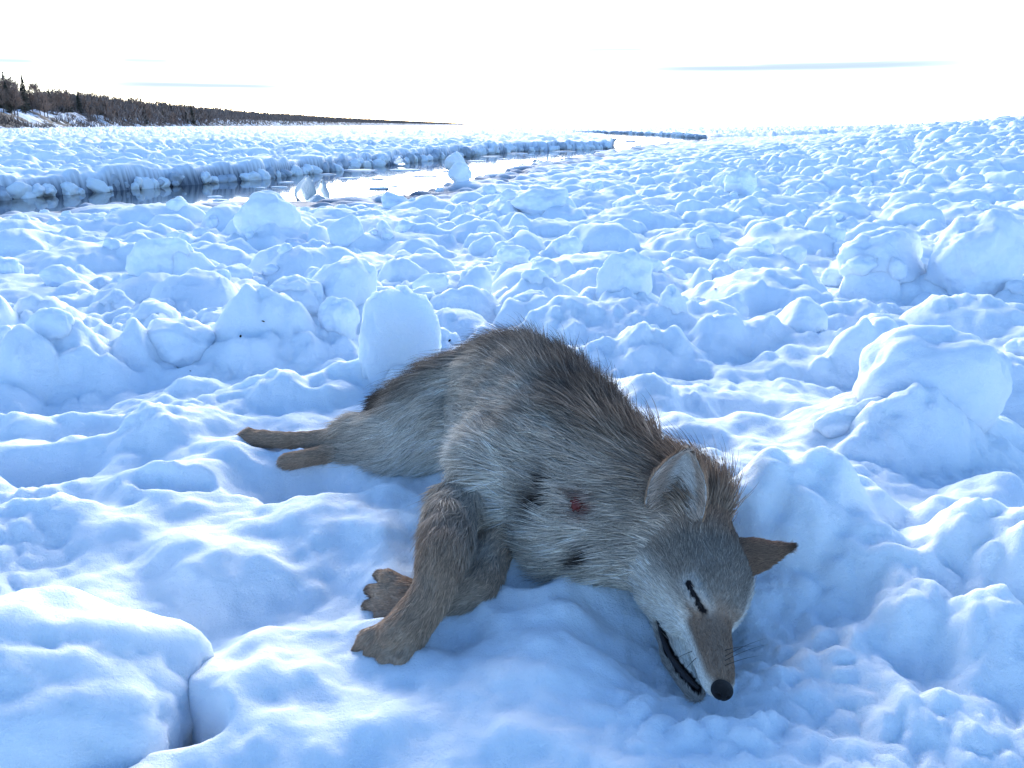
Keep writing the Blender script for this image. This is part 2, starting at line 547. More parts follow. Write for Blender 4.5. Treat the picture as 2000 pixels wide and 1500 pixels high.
def field_height(x, y):
    n = len(x)
    r = np.hypot(x, y - .2)
    # the coyote lies on a low rise; the pack is lower further out and climbs gently to the right
    h = -.20 * smooth(2.2, 5.5, r) + .05 * noise2(x * .7, y * .7, 3) * smooth(1.0, 3, r)
    az = x / np.maximum(y + .3, .3)
    h += (1.25 * smooth(9, 48, r) * smooth(.20, .66, az)) + .08 * smooth(14, 40, r) * (az < .12)
    h += .16 * noise2(x * .21, y * .21, 4) * smooth(4, 12, r)
    # trampled snow near the animal, rubble beyond
    zone = np.hypot((x - .02) / 1.05, (y - 1.0) / .85)
    A = smooth(.95, 1.75, zone)
    A = np.maximum(A, smooth(.75, 1.1, np.abs(x)) * smooth(.9, 1.6, y) * .6)
    big = cells(x, y, .85, 100, .50, .10, .27) * A * smooth(1.8, 3.5, r)
    med = cells(x + 3.3, y + 1.7, .40, 200, .72, .13, .42)
    small = cells(x - 1.1, y + 5.2, .17, 300, .6, .10, .40)
    tiny = cells(x + 7.7, y - 2.2, .075, 400, .5, .1, .45)
    lum = smax(big, med * A + .45 * big, .05)
    lum = smax(lum, lum * .75 + small * A * .9, .02)
    lum *= 1 + .55 * smooth(6, 20, r)
    lum += tiny * A * (.45 + .25 * smooth(6, 2.5, r))
    h = h + lum - .09 * A
    # gentle undulation of the near snow
    near = 1 - smooth(2.5, 6, r)
    h += near * (.030 * noise2(x * 4.2, y * 4.2, 11) + .022 * noise2(x * 9, y * 9, 12) + .010 * noise2(x * 21, y * 21, 13) + .0032 * noise2(x * 55, y * 55, 14))
    crust = smooth(-.05, .3, noise2(x * 3.1, y * 3.1, 17))
    h += near * crust * (.026 * np.abs(noise2(x * 24, y * 24, 18)) + .010 * np.abs(noise2(x * 61, y * 61, 19)))
    h += (1 - near) * .02 * noise2(x * 9, y * 9, 15)
    cr = np.clip(noise2(x * 13, y * 13, 16) - .12, 0, 1)
    h -= near * .016 * cr
    nearm = r < 5
    xs, ys = x[nearm], y[nearm]
    wx = xs + .055 * noise2(xs * 6, ys * 6, 21) + .022 * noise2(xs * 17, ys * 17, 22)
    wy = ys + .055 * noise2(xs * 6, ys * 6, 23) + .022 * noise2(xs * 17, ys * 17, 24)
    dm = np.zeros_like(xs)
    for px, py, z, rx, ry, hh, rot, pw in DOMES:
        c = W(px, py, z)
        dx, dy = wx - c[0], wy - c[1]
        u = (dx * math.cos(rot) + dy * math.sin(rot)) / rx
        v = (-dx * math.sin(rot) + dy * math.cos(rot)) / ry
        d2 = (u * u + v * v) / 1.3
        dome = hh * np.where(d2 < 1, (1 - np.clip(d2, 0, 1) ** 1.2) ** (pw * 1.6), 0)
        dm = smax(dm, dome, .025)
    dn = np.zeros_like(xs)
    for px, py, rx, ry, dd in DENTS:
        c = W(px, py, 0)
        d2 = ((wx - c[0]) / rx) ** 2 + ((wy - c[1]) / ry) ** 2
        dn = np.maximum(dn, dd * np.exp(-(d2 ** 1.6) * 1.2))
    h[nearm] += dm * (1 + .5 * noise2(xs * 11, ys * 11, 25) + .25 * noise2(xs * 27, ys * 27, 26)) - dn
    for cx, cy, rx, ry, hh in APRONS:
        m = (np.abs(x - cx) < rx * 1.2) & (np.abs(y - cy) < ry * 1.2)
        if m.any():
            jx = .22 * rx * noise2(x[m] / rx * 2.2, y[m] / rx * 2.2, 41)
            d2 = ((x[m] + jx - cx) / rx) ** 2 + ((y[m] + jx - cy) / ry) ** 2
            h[m] += hh * np.clip(1 - d2, 0, 1) ** 1.3
    # open lead
    sd = lead_distance(x, y) + .22 * noise2(x * .8, y * .8, 31) + .12 * noise2(x * 2.6, y * 2.6, 32)
    farside = np.zeros(n)
    cliff = smooth(-.16, .16, sd)
    lowshore = smooth(0, 1, sd / (3.5 + .45 * np.clip(r - 9, 0, 60)))
    # the near shore slopes down to the water, the far one ends in a low cliff
    tside = lead_side(x, y)
    h = np.where(tside, h * (.5 + .5 * smooth(0, 3, sd)) - .05, h * (.40 + .60 * lowshore) - (1 - lowshore) * .24)
    h = np.where(sd < .3, np.minimum(h, WATER_Z + .45 + .2 * noise2(x * 1.5, y * 1.5, 35)), h)
    return (WATER_Z - .5) * (1 - cliff) + h * cliff


MIDLINE = np.array([W(a, b, WATER_Z)[:2] for a, b in [(-500, 450), (0, 410), (420, 382), (640, 366), (900, 328), (1130, 301), (1230, 284), (1390, 273)]])


def lead_side(x, y):
    """True beyond the lead's middle line"""
    ym = np.interp(x, MIDLINE[:, 0], MIDLINE[:, 1])
    return y > ym


def build_field():
    ax, ay = 0.0, -.6
    th_d = np.linspace(-.78, .78, 720)
    th_l = -(.80 + (np.linspace(0, 1, 110)[1:] ** 2.2) * 2.3)[::-1]
    th = np.concatenate([th_l, th_d, -th_l[::-1]])
    rs = [.35]
    while rs[-1] < 6000:
        r = rs[-1]
        g = .0042 if r < 3 else (.006 if r < 8 else (.004 if r < 40 else (.009 if r < 90 else (.013 if r < 500 else .04))))
        rs.append(r * (1 + g))
    rs = np.array(rs)
    R, T = np.meshgrid(rs, th, indexing='ij')
    x = (ax + R * np.sin(T)).ravel()
    y = (ay + R * np.cos(T)).ravel()
    z = field_height(x, y)
    rd = np.hypot(x, y)
    jag = RNG.random(len(x))
    z += np.where(rd > 45, smooth(45, 110, rd) * (.20 + .0022 * np.clip(rd, 0, 300)) * (jag ** 2 - .33), 0) * (lead_distance(x, y) > 1.5)
    far = smooth(120, 400, rd)
    z = z * (1 - far) + far * np.clip(z, -.2, .45 + 1.2 * smooth(.25, .66, x / np.maximum(y, .1)))
    nr, nt = len(rs), len(th)
    idx = np.arange(nr * nt).reshape(nr, nt)
    f = np.stack([idx[:-1, :-1], idx[:-1, 1:], idx[1:, 1:], idx[1:, :-1]], -1).reshape(-1, 4)[:, ::-1]
    me = mesh_from('snow_field', np.stack([x, y, z], 1), f)
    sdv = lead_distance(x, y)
    ice = smooth(WATER_Z + .34, WATER_Z + .12, z + .12 * noise2(x * 1.7, y * .9, 37)) * smooth(1.6, .5, sdv)  # grey waterline ice, with the bank's shadow line painted into its colour
    ice = np.maximum(ice, smooth(-.10, -.17, z) * (np.hypot(x, y) < 1.5))  # painted shade: the bottoms of deep near crevices are coloured dark
    ia = me.attributes.new('ice_shade', 'FLOAT', 'POINT')
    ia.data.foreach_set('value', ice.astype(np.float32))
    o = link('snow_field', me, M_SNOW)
    tag(o, 'jumbled snow covered river ice reaching to the horizon', 'snow', kind='structure')
    return o


field = build_field()
wv = np.array([[-160, 3, WATER_Z], [60, 3, WATER_Z], [60, 160, WATER_Z], [-160, 160, WATER_Z]])
water = link('river_water', mesh_from('river_water', wv, np.array([[0, 1, 2, 3]])), M_WATER)
tag(water, 'calm open water lead reflecting the white sky', 'water', kind='structure')


def ground_z(x, y):
    return float(field_height(np.array([float(x)]), np.array([float(y)]))[0])


# ------------------------------------------------------------------ coyote: signed distance body
HEAD_O = np.array([0.2528, 0.9762, 0.1053])
HEAD_S = 1.0664
HEAD_B = np.array([[-.0549, -.9644, .2587], [-.9904, .0198, -.1365], [-.1265, .2637, .9563]])
HEAD_B, _ = np.linalg.qr(HEAD_B)
if HEAD_B[1, 0] > 0:
    HEAD_B[:, 0] *= -1
if HEAD_B[0, 1] > 0:
    HEAD_B[:, 1] *= -1
if HEAD_B[2, 2] < 0:
    HEAD_B[:, 2] *= -1


def HL(a, b, c):
    """head coordinates (forward, right, up) to world"""
    return HEAD_O + HEAD_S * (HEAD_B @ np.array([a, b, c], float))


# chains: (pixel x, pixel y, height above the snow, radius)
TORSO = [(800, 850, .075, .055), (868, 822, .10, .085), (958, 800, .115, .107), (1022, 825, .128, .128), (1085, 905, .128, .124), (1150, 965, .125, .108), (1225, 1005, .12, .092), (1300, 1030, .118, .074)]
RF = [(985, 960, .11, .050), (898, 990, .10, .038), (868, 1070, .100, .0295), (846, 1150, .072, .0225), (800, 1222, .045, .0225), (768, 1256, .034, .0225)]
LF = [(1020, 1010, .06, .05), (962, 1072, .045, .030), (930, 1148, .036, .025), (865, 1172, .032, .021), (798, 1172, .028, .021), (772, 1170, .028, .021)]
RH = [(870, 832, .10, .075), (775, 855, .075, .052), (705, 853, .058, .038), (655, 856, .048, .019), (570, 860, .040, .0135), (500, 855, .034, .014)]
LH = [(840, 880, .05, .055), (740, 880, .045, .036), (668, 882, .036, .018), (600, 894, .036, .0120), (555, 902, .026, .0115)]
CHAINS = {k: np.array([np.append(W(a, b, z), r) for a, b, z, r in v]) for k, v in dict(torso=TORSO, rf=RF, lf=LF, rh=RH, lh=LH).items()}
tb = W(800, 800, .10)
CHAINS['tail'] = np.array([[*tb, .045], [tb[0] - .055, tb[1] + .05, .075, .030], [tb[0] - .045, tb[1] + .13, .045, .030], [tb[0] + .02, tb[1] + .22, .03, .036], [tb[0] + .11, tb[1] + .30, .03, .034], [tb[0] + .19, tb[1] + .34, .03, .016]])


def resample(ch, per=6):
    """Catmull-Rom through the joints"""
    P = np.vstack([2 * ch[0] - ch[1], ch, 2 * ch[-1] - ch[-2]])
    out = []
    for i in range(1, len(P) - 2):
        for t in np.linspace(0, 1, per, endpoint=False):
            a, b, c, d = P[i - 1], P[i], P[i + 1], P[i + 2]
            out.append(.5 * ((2 * b) + (-a + c) * t + (2 * a - 5 * b + 4 * c - d) * t * t + (-a + 3 * b - 3 * c + d) * t ** 3))
    out.append(P[-2])
    return np.array(out)


VOX = .004
BMIN = np.array([-.66, .70, -.07])
BMAX = np.array([.46, 1.98, .33])
DIM = np.ceil((BMAX - BMIN) / VOX).astype(int) + 1
D = np.full(DIM, .08, dtype=np.float32)


def block(lo, hi):
    i0 = np.clip(np.floor((lo - BMIN) / VOX).astype(int), 0, DIM)
    i1 = np.clip(np.ceil((hi - BMIN) / VOX).astype(int) + 1, 0, DIM)
    g = [BMIN[k] + VOX * np.arange(i0[k], i1[k]) for k in range(3)]
    X, Y, Z = np.meshgrid(*g, indexing='ij')
    return tuple(slice(i0[k], i1[k]) for k in range(3)), X, Y, Z


def smin_into(sl, d, k):
    if d.size == 0:
        return
    cur = D[sl]
    h = np.clip(k - np.abs(cur - d), 0, None) / k
    D[sl] = np.minimum(cur, d) - h * h * k * .25


def round_cone(A, B, ra, rb, k=.02, carve=False):
    A, B = np.asarray(A, float), np.asarray(B, float)
    m = max(ra, rb) + k + .012
    sl, X, Y, Z = block(np.minimum(A, B) - m, np.maximum(A, B) + m)
    ab = B - A
    L2 = max(ab @ ab, 1e-9)
    t = np.clip(((X - A[0]) * ab[0] + (Y - A[1]) * ab[1] + (Z - A[2]) * ab[2]) / L2, 0, 1)
    d = np.sqrt((X - A[0] - t * ab[0]) ** 2 + (Y - A[1] - t * ab[1]) ** 2 + (Z - A[2] - t * ab[2]) ** 2) - (ra + (rb - ra) * t)
    if carve:
        c = D[sl]
        h = np.clip(k - np.abs(c + d), 0, None) / k
        D[sl] = np.maximum(c, -d) + h * h * k * .25
    else:
        smin_into(sl, d, k)


def ellipsoid(C, R, axes=None, k=.02):
    """axes: 3x3 columns"""
    C, R = np.asarray(C, float), np.asarray(R, float)
    m = R.max() + k + .012
    sl, X, Y, Z = block(C - m, C + m)
    Q = np.stack([X - C[0], Y - C[1], Z - C[2]], -1)
    if axes is not None:
        Q = Q @ axes
    q1 = np.sqrt(((Q / R) ** 2).sum(-1))
    q2 = np.sqrt(((Q / R ** 2) ** 2).sum(-1)) + 1e-9
    smin_into(sl, q1 * (q1 - 1) / q2, k)


def he(a, b, c, ra, rb, rc, k=.015):
    ellipsoid(HL(a, b, c), np.array([ra, rb, rc]) * HEAD_S, HEAD_B, k)


def chain_sdf(ch, k):
    s = resample(ch, 4)
    for p, q in zip(s[:-1], s[1:]):
        round_cone(p[:3], q[:3], p[3], q[3], k)


chain_sdf(CHAINS['torso'], .012)
ellipsoid(W(1000, 930, .12), [.10, .10, .10], None, .04)              # shoulder blade mass
ellipsoid(W(1040, 985, .075), [.085, .085, .075], None, .04)          # brisket
ellipsoid(W(1130, 1060, .06), [.075, .07, .06], None, .04)            # throat
ellipsoid(W(905, 850, .075), [.10, .085, .075], None, .04)            # belly
ellipsoid(W(790, 885, .045), [.065, .05, .05], None, .03)             # loose groin fur
ellipsoid(W(1020, 768, .14), [.09, .09, .085], None, .05)              # loin
for key in ('rh', 'lh', 'lf', 'rf', 'tail'):
    chain_sdf(CHAINS[key], .012)
# head
he(.045, .002, .0, .060, .043, .043, .03)
he(.085, .002, .002, .042, .037, .033, .03)
for s in (-1, 1):
    k_s = 1.0 if s > 0 else .72
    he(.048, s * .036 * k_s, -.022, .044, .029 * k_s, .038, .03)      # cheek ruff
    he(.098, s * .024, .008, .024, .012, .014, .012)                  # brow
    he(.086, s * .027 * k_s, -.028, .034, .017, .026, .015)           # upper cheek
for t in np.linspace(0, 1, 9):                                        # muzzle: deep oval sections
    a_ = .095 + .099 * t
    he(a_, 0, -.018 - .004 * t, .022, .0295 - .0125 * t ** .8, .032 - .0140 * t, .008)
round_cone(HL(.04, .008, -.056), HL(.12, .014, -.067), .034 * HEAD_S, .0215 * HEAD_S, .010)      # lower jaw
round_cone(HL(.12, .014, -.067), HL(.182, .009, -.060), .0215 * HEAD_S, .0105 * HEAD_S, .004)
round_cone(HL(.02, 0, -.02), CHAINS['torso'][-1][:3], .06 * HEAD_S, .08, .04)


# paws with toes
def paw(key, spread, tlen, side, rad):
    ch = CHAINS[key]
    a, b = ch[-2][:3], ch[-1][:3]
    f = (b - a) / np.linalg.norm(b - a)
    s = np.cross(f, side)
    s /= np.linalg.norm(s)
    up = np.cross(s, f)
    tips = []
    for i in range(4):
        u = (i - 1.5)
        root = b - f * .012 + s * u * spread * .7
        ln = tlen * (1.0 if i in (1, 2) else .82)
        mid = root + f * ln * .6 + s * u * spread * .35 + up * .004
        tip = root + f * ln + s * u * spread * .5 - up * .008
        round_cone(root, mid, rad, rad * .95, .006)
        round_cone(mid, tip, rad * .95, rad * .72, .004)
        tips.append((tip, f - up * .12, up))
    return tips


PAWS = {}
PAWS['rf'] = paw('rf', .0190, .056, np.array([-.15, -.45, .9]), .0118)
PAWS['lf'] = paw('lf', .0180, .052, np.array([.1, -.75, .65]), .0112)
PAWS['rh'] = paw('rh', .0075, .066, np.array([.0, -.5, .85]), .0075)


def surface_nets(Dg):
    s = Dg < 0
    nx, ny, nz = Dg.shape
    c = np.zeros((nx - 1, ny - 1, nz - 1), np.int8)
    for dx in (0, 1):
        for dy in (0, 1):
            for dz in (0, 1):
                c += s[dx:nx - 1 + dx, dy:ny - 1 + dy, dz:nz - 1 + dz]
    act = np.argwhere((c > 0) & (c < 8))
    idx = np.full(c.shape, -1, np.int32)
    idx[act[:, 0], act[:, 1], act[:, 2]] = np.arange(len(act))
    corners = [(0, 0, 0), (1, 0, 0), (0, 1, 0), (1, 1, 0), (0, 0, 1), (1, 0, 1), (0, 1, 1), (1, 1, 1)]
    val = np.stack([Dg[act[:, 0] + a, act[:, 1] + b, act[:, 2] + d] for a, b, d in corners], 1)
    acc_, cnt = np.zeros((len(act), 3)), np.zeros(len(act))
    for i in range(8):
        for j in range(i + 1, 8):
            if sum(abs(np.array(corners[i]) - np.array(corners[j]))) != 1:
                continue
            va, vb = val[:, i], val[:, j]
            m = (va < 0) != (vb < 0)
            t = np.where(m, va / np.where(m, va - vb, 1), 0)
            p = np.array(corners[i])[None] + t[:, None] * (np.array(corners[j]) - np.array(corners[i]))[None]
            acc_[m] += p[m]
            cnt[m] += 1
    V = BMIN + VOX * (act + acc_ / cnt[:, None])
    faces = []
    for ax in range(3):
        sl0 = [slice(None)] * 3
        sl1 = [slice(None)] * 3
        sl0[ax] = slice(0, -1)
        sl1[ax] = slice(1, None)
        a, b = s[tuple(sl0)], s[tuple(sl1)]
        for flip, e in ((False, np.argwhere(a & ~b)), (True, np.argwhere(~a & b))):
            o1, o2 = [(1, 2), (2, 0), (0, 1)][ax]
            ok = (e[:, o1] > 0) & (e[:, o2] > 0) & (e[:, o1] < c.shape[o1]) & (e[:, o2] < c.shape[o2])
            e = e[ok]

            def at(d1, d2):
                q = e.copy()
                q[:, o1] -= d1
                q[:, o2] -= d2
                return idx[q[:, 0], q[:, 1], q[:, 2]]
            quad = np.stack([at(1, 1), at(0, 1), at(0, 0), at(1, 0)], 1)
            faces.append(quad[:, ::-1] if flip else quad)
    F_ = np.vstack(faces)
    return V, F_[(F_ >= 0).all(1)]


def bvh_of(V, F_):
    return BVHTree.FromPolygons([Vector(v) for v in V], [tuple(int(i) for i in f) for f in F_])


V0, F0 = surface_nets(D)
bvh0 = bvh_of(V0, F0)


def hit(px, py, bv=None):
    d = ray(px, py)
    loc, nor, _, _ = (bv or bvh0).ray_cast(Vector(CP), Vector(d), 5.0)
    if loc is None:
        return None, None
    return np.array(loc), np.array(nor)


MOUTH_PX = [(1285, 1212), (1291, 1235), (1298, 1255), (1308, 1278), (1318, 1294), (1330, 1310), (1342, 1324), (1354, 1336), (1366, 1346)]
EYE_PX = [(1346, 1142), (1354, 1160), (1363, 1176), (1371, 1190)]
mouth = [(p, hit(*p)[0]) for p in MOUTH_PX]
mouth = [(p, q) for p, q in mouth if q is not None]
if len(mouth) > 3:                                                    # even out the depth along the lip line
    md = np.array([np.linalg.norm(q - CP) for p, q in mouth])
    mi = np.arange(len(md))
    mf = np.polyval(np.polyfit(mi, md, 2), mi)
    mouth = [CP + ray(*p) * d_ for (p, q), d_ in zip(mouth, mf)]
else:
    mouth = [q for p, q in mouth]
eye = [hit(*p)[0] for p in EYE_PX]
eye = [p for p in eye if p is not None]
for (p, q) in zip(mouth[:-1], mouth[1:]):
    round_cone(p, q, .0046, .0046, .002, carve=True)
eye_r = [.0012, .0026, .0028, .0012]
lid_s = np.cross(eye[-1] - eye[0], hit(1359, 1168)[1])
lid_s /= np.linalg.norm(lid_s)
for sg in (-1, 1):                                                    # swollen lids on both sides of the slit
    for i in range(len(eye) - 1):
        round_cone(eye[i] + sg * lid_s * .0062, eye[i + 1] + sg * lid_s * .0062, .0045, .0045, .006)
for i in range(len(eye) - 1):
    round_cone(eye[i], eye[i + 1], eye_r[i], eye_r[i + 1], .002, carve=True)
EYE2 = HL(.105, -.036, .012)
BV, BF = surface_nets(D)
_skin = BV[:, 1] > .98
BV = BV + (np.stack([noise3(BV * 13, 83), noise3(BV * 13, 84), noise3(BV * 13, 85)], 1) * .011 + np.stack([noise3(BV * 27, 86), noise3(BV * 27, 87), noise3(BV * 27, 88)], 1) * .005) * (smooth(1.0, 1.1, BV[:, 1]) * smooth(.05, .09, BV[:, 2]))[:, None]
body_me = mesh_from('body', BV, BF)
nrm = np.zeros(len(BV) * 3, np.float32)
body_me.vertices.foreach_get('normal', nrm)
BN = nrm.reshape(-1, 3)

# ------------------------------------------------------------------ coat: hair flow, length and colour from the nearest bone
bone_p, bone_r, bone_t, bone_d, bone_id, bone_u = [], [], [], [], [], []
DORSAL = np.array([[-.25, .60, .76], [-.05, .62, .78], [.20, .58, .78], [.45, .50, .74], [.62, .40, .67], [.70, .34, .62], [.72, .30, .62], [.66, .2, .72]])
PART = {'torso': 0, 'rf': 1, 'lf': 2, 'rh': 3, 'lh': 4, 'tail': 5, 'head': 6}


def add_bones(ch, pid, sign, dors=None):
    s = resample(ch, 10)
    t = np.gradient(s[:, :3], axis=0)
    t /= np.linalg.norm(t, axis=1)[:, None]
    bone_p.append(s[:, :3])
    bone_r.append(s[:, 3])
    bone_t.append(sign * t)
    bone_id.append(np.full(len(s), pid))
    u = np.linspace(0, 1, len(s))
    bone_u.append(u)
    if dors is None:
        bone_d.append(np.tile([0, 0, 1.0], (len(s), 1)))
    else:
        uu = np.linspace(0, 1, len(dors))
        dd = np.stack([np.interp(u, uu, dors[:, i]) for i in range(3)], 1)
        bone_d.append(dd / np.linalg.norm(dd, axis=1)[:, None])


add_bones(CHAINS['torso'], 0, -1, DORSAL)
for k_ in ('rf', 'lf', 'rh', 'lh', 'tail'):
    c_ = CHAINS[k_][1:] if k_ in ('rf', 'rh', 'lh') else CHAINS[k_]
    add_bones(c_, PART[k_], 1)
head_ch = np.array([[*HL(.0, 0, -.005), .058], [*HL(.05, 0, -.006), .060], [*HL(.10, 0, -.008), .045], [*HL(.15, 0, -.012), .030], [*HL(.215, 0, -.016), .020]])
add_bones(head_ch, 6, -1, np.tile(HEAD_B[:, 2], (5, 1)))
bone_p, bone_r, bone_t, bone_d = map(np.concatenate, (bone_p, bone_r, bone_t, bone_d))
bone_id, bone_u = np.concatenate(bone_id), np.concatenate(bone_u)


def nearest_bone(P):
    out = np.zeros(len(P), np.int64)
    flow = np.zeros((len(P), 3))
    for i in range(0, len(P), 20000):
        q = P[i:i + 20000]
        d = np.sqrt(((q[:, None, :] - bone_p[None]) ** 2).sum(-1)) - bone_r[None]
        out[i:i + 20000] = d.argmin(1)
        w = np.exp(-(d - d.min(1)[:, None]) / .014)
        flow[i:i + 20000] = (w @ bone_t) / w.sum(1)[:, None]
    return out, flow


def seg_dist(P, pts):
    d = np.full(len(P), 9.0)
    for a, b in zip(pts[:-1], pts[1:]):
        ab = b - a
        t = np.clip(((P - a) @ ab) / (ab @ ab + 1e-12), 0, 1)
        d = np.minimum(d, np.linalg.norm(P - a - t[:, None] * ab, axis=1))
    return d


WOUND, WOUND_N = hit(1125, 985)
EAR_MID = hit(1325, 960)[0]
DARKWET = [[hit(*p)[0] for p in L_] for L_ in ([(1043, 935), (1040, 965), (1030, 1000)], [(1022, 972), (1040, 965), (1058, 958)], [(1018, 985), (1034, 990)],
                                               [(1112, 975), (1118, 985)], [(1142, 1068), (1118, 1078), (1100, 1100)], [(1110, 1072), (1128, 1080)])]
DARKWET = [[p for p in L_ if p is not None] for L_ in DARKWET]
# colours of the coat (linear)
C_BACK = np.array([.165, .13, .105])
C_FLANK = np.array([.56, .49, .41])
C_PALE = np.array([.86, .79, .69])
C_WHITE = np.array([.82, .78, .70])
C_LEG = np.array([.52, .37, .26])
C_RUFOUS = np.array([.34, .225, .155])
C_MUZ = np.array([.32, .22, .155])
C_DARK = np.array([.035, .028, .024])


def lerp(a, b, t):
    return a + (b - a) * np.asarray(t)[..., None]


def coat(P, N):
    """returns flow (n,3), length, root colour, tip colour, lift, part id, density"""
    n = len(P)
    bi, fl = nearest_bone(P)
    pid, u = bone_id[bi], bone_u[bi]
    off = P - bone_p[bi]
    s = (off * bone_d[bi]).sum(1) / (np.linalg.norm(off, axis=1) + 1e-6)
    ln = np.full(n, .03)
    lift = np.full(n, .42)
    col = np.tile(C_FLANK, (n, 1))
    tip = np.tile(C_FLANK, (n, 1))
    nz1 = noise3(P * 9, 51)
    nz2 = noise3(P * 28, 52)
    # torso
    m = pid == 0
    sj = s + .22 * nz1 + .10 * nz2
    back = smooth(.25, .85, sj)
    belly = smooth(-.05, -.65, sj) * (1 - .55 * smooth(.55, .8, u))
    belly = np.maximum(belly, smooth(.25, .05, u) * smooth(.35, -.2, sj) * .8)
    c = lerp(lerp(np.tile(C_FLANK, (n, 1)), C_PALE, belly * .9), C_BACK, back * .75)
    c = lerp(c, np.array([.42, .29, .20]), smooth(.55, .85, u) * smooth(-.2, .5, sj) * .55)
    blot = noise3(P * 14, 57)
    c = c * (1 + .45 * blot + .55 * noise3(P * 58, 58))[:, None]
    band = np.exp(-((u - .60) / .05) ** 2) * smooth(.0, .7, sj)
    c = lerp(c, C_BACK * .8, band * .6)
    col[m] = c[m]
    tip[m] = lerp(c, C_DARK, np.clip(back * .95 + .10 + .6 * nz2 + .3 * nz1, 0, 1))[m]
    ln[m] = (.038 + .026 * back + .010 * belly)[m]
    lift[m] = (.38 + .30 * back)[m]
    fl[m] -= (bone_d[bi] * .25)[m]
    # pale band in front of the thigh and on the groin
    gp = W(830, 880, .06)
    wb = np.exp(-((np.linalg.norm(P - gp, axis=1)) / .085) ** 2)
    gm = m | (pid == 3) & (u < .3) | (pid == 4)
    col[gm] = lerp(col, C_WHITE, np.clip(wb * 1.1, 0, .85))[gm]
    tip[gm] = lerp(tip, C_WHITE, np.clip(wb * 1.1, 0, .85))[gm]
    # legs
    for k in (1, 2, 3, 4):
        m = pid == k
        t = smooth(0, .35, u)
        base = lerp(np.tile(C_FLANK, (n, 1)), C_LEG, t if k < 3 else smooth(.1, .5, u))
        if k in (3, 4):
            base = lerp(base, C_LEG * .92, smooth(.5, .7, u))
        inner = np.clip(-N[:, 0] * 0, 0, 1)
        if k == 2:
            inner = np.exp(-((np.linalg.norm(P - W(925, 1085, .06), axis=1)) / .04) ** 2)
        base = lerp(base, C_PALE, inner * .7)
        base = lerp(base, C_FLANK * .9, np.clip(nz1 * 1.2, 0, .5))
        if k in (3, 4):
            base = lerp(base, C_WHITE, np.clip(wb * .9 * (u < .35), 0, .8))
        col[m] = base[m]
        tip[m] = lerp(base, C_DARK, np.clip(.12 + .3 * nz2, 0, 1))[m]
        ln[m] = (.028 * (1 - smooth(.0, .45, u)) + .012)[m] if k < 3 else (.040 * (1 - smooth(.15, .5, u)) + .011)[m]
        lift[m] = .30
    for k in (1, 2):
        m = (pid == k) & (u > .80)
        ln[m] = .0060
    # tail
    m = pid == 5
    ln[m] = .045
    col[m] = lerp(np.tile(C_BACK, (n, 1)), C_FLANK, smooth(.2, .7, u))[m]
    tip[m] = lerp(np.tile(C_DARK, (n, 1)), C_BACK, smooth(.2, .8, u) * .4)[m]
    # head
    m = pid == 6
    q = ((P - HEAD_O) / HEAD_S) @ HEAD_B                              # forward, right, up
    a, b, cc = q[:, 0], np.abs(q[:, 1]), q[:, 2]
    crown = smooth(-.012, .022, cc + .01 * nz1)
    hc = lerp(np.tile(C_PALE, (n, 1)), np.array([.38, .325, .27]), crown)
    hc = lerp(hc, np.array([.42, .27, .18]), smooth(.05, .0, a) * crown * .8)
    muz = smooth(.112, .130, a + .004 * nz2) * smooth(-.030, -.019, cc + .003 * nz2)
    hc = lerp(hc, C_MUZ, muz)
    lip = smooth(.075, .10, a) * smooth(-.010, -.022, cc) * smooth(-.060, -.050, cc)
    hc = lerp(hc, C_WHITE, lip * .95)
    jaw = smooth(.07, .1, a) * smooth(-.048, -.056, cc)
    hc = lerp(hc, np.array([.36, .30, .25]), jaw * .85)
    eyering = np.exp(-((seg_dist(P, eye) - .010) / .006) ** 2) * smooth(.0, .02, cc)
    hc = lerp(hc, C_WHITE, eyering * .45)
    tear = np.exp(-(seg_dist(P, [eye[-1], eye[-1] + (HL(.135, .014, .0) - eye[-1]) * .45]) / .005) ** 2)
    hc = lerp(hc, C_MUZ * .55, tear * .8)
    salt = np.clip(.45 + 1.1 * nz2, 0, 1)
    col[m] = hc[m]
    tip[m] = lerp(hc, C_DARK, crown * (1 - muz) * .85 * salt + .08)[m]
    hl = .017 * (1 - smooth(.03, .09, a)) + .0095 * (1 - smooth(.09, .135, a)) + .0048
    hl = hl * (1 - .45 * crown)
    hl = hl + .005 * jaw
    ln[m] = hl[m]
    lift[m] = (.34 - .14 * smooth(.09, .13, a))[m]
    ear_c = EAR_MID + (CP - EAR_MID) * 0
    ln = ln * (1 - .55 * np.exp(-(np.linalg.norm(P - ear_c, axis=1) / .055) ** 2))
    # wet dark partings and the wound
    Pm = P + fl * (ln * .55)[:, None]
    for L_ in DARKWET:
        if len(L_) > 1:
            w = np.exp(-(seg_dist(Pm, L_) / .0125) ** 2) * (1.1 + .8 * nz2)
            col = lerp(col, C_DARK * 1.4, np.clip(w, 0, .93))
            tip = lerp(tip, C_DARK, np.clip(w, 0, .93))
            ln = ln * (1 - .5 * np.clip(w, 0, 1))
    for tips_ in (PAWS['rf'], PAWS['lf']):
        for tp_, _d, _u in tips_:
            wt_ = np.clip(1.2 * np.exp(-(np.linalg.norm(P - tp_, axis=1) / .009) ** 2), 0, .85)
            col = lerp(col, C_DARK * 1.5, wt_)
            tip = lerp(tip, C_DARK, wt_)
    w = np.exp(-(np.linalg.norm(Pm - WOUND, axis=1) / .017) ** 2) * (1 + 1.2 * nz2)
    w = np.clip(w, 0, 1)
    col = lerp(col, np.array([.16, .02, .015]), np.clip(w, 0, .85))
    tip = lerp(tip, np.array([.22, .025, .02]), np.clip(w, 0, .85))
    ln = ln * (1 - .75 * w)
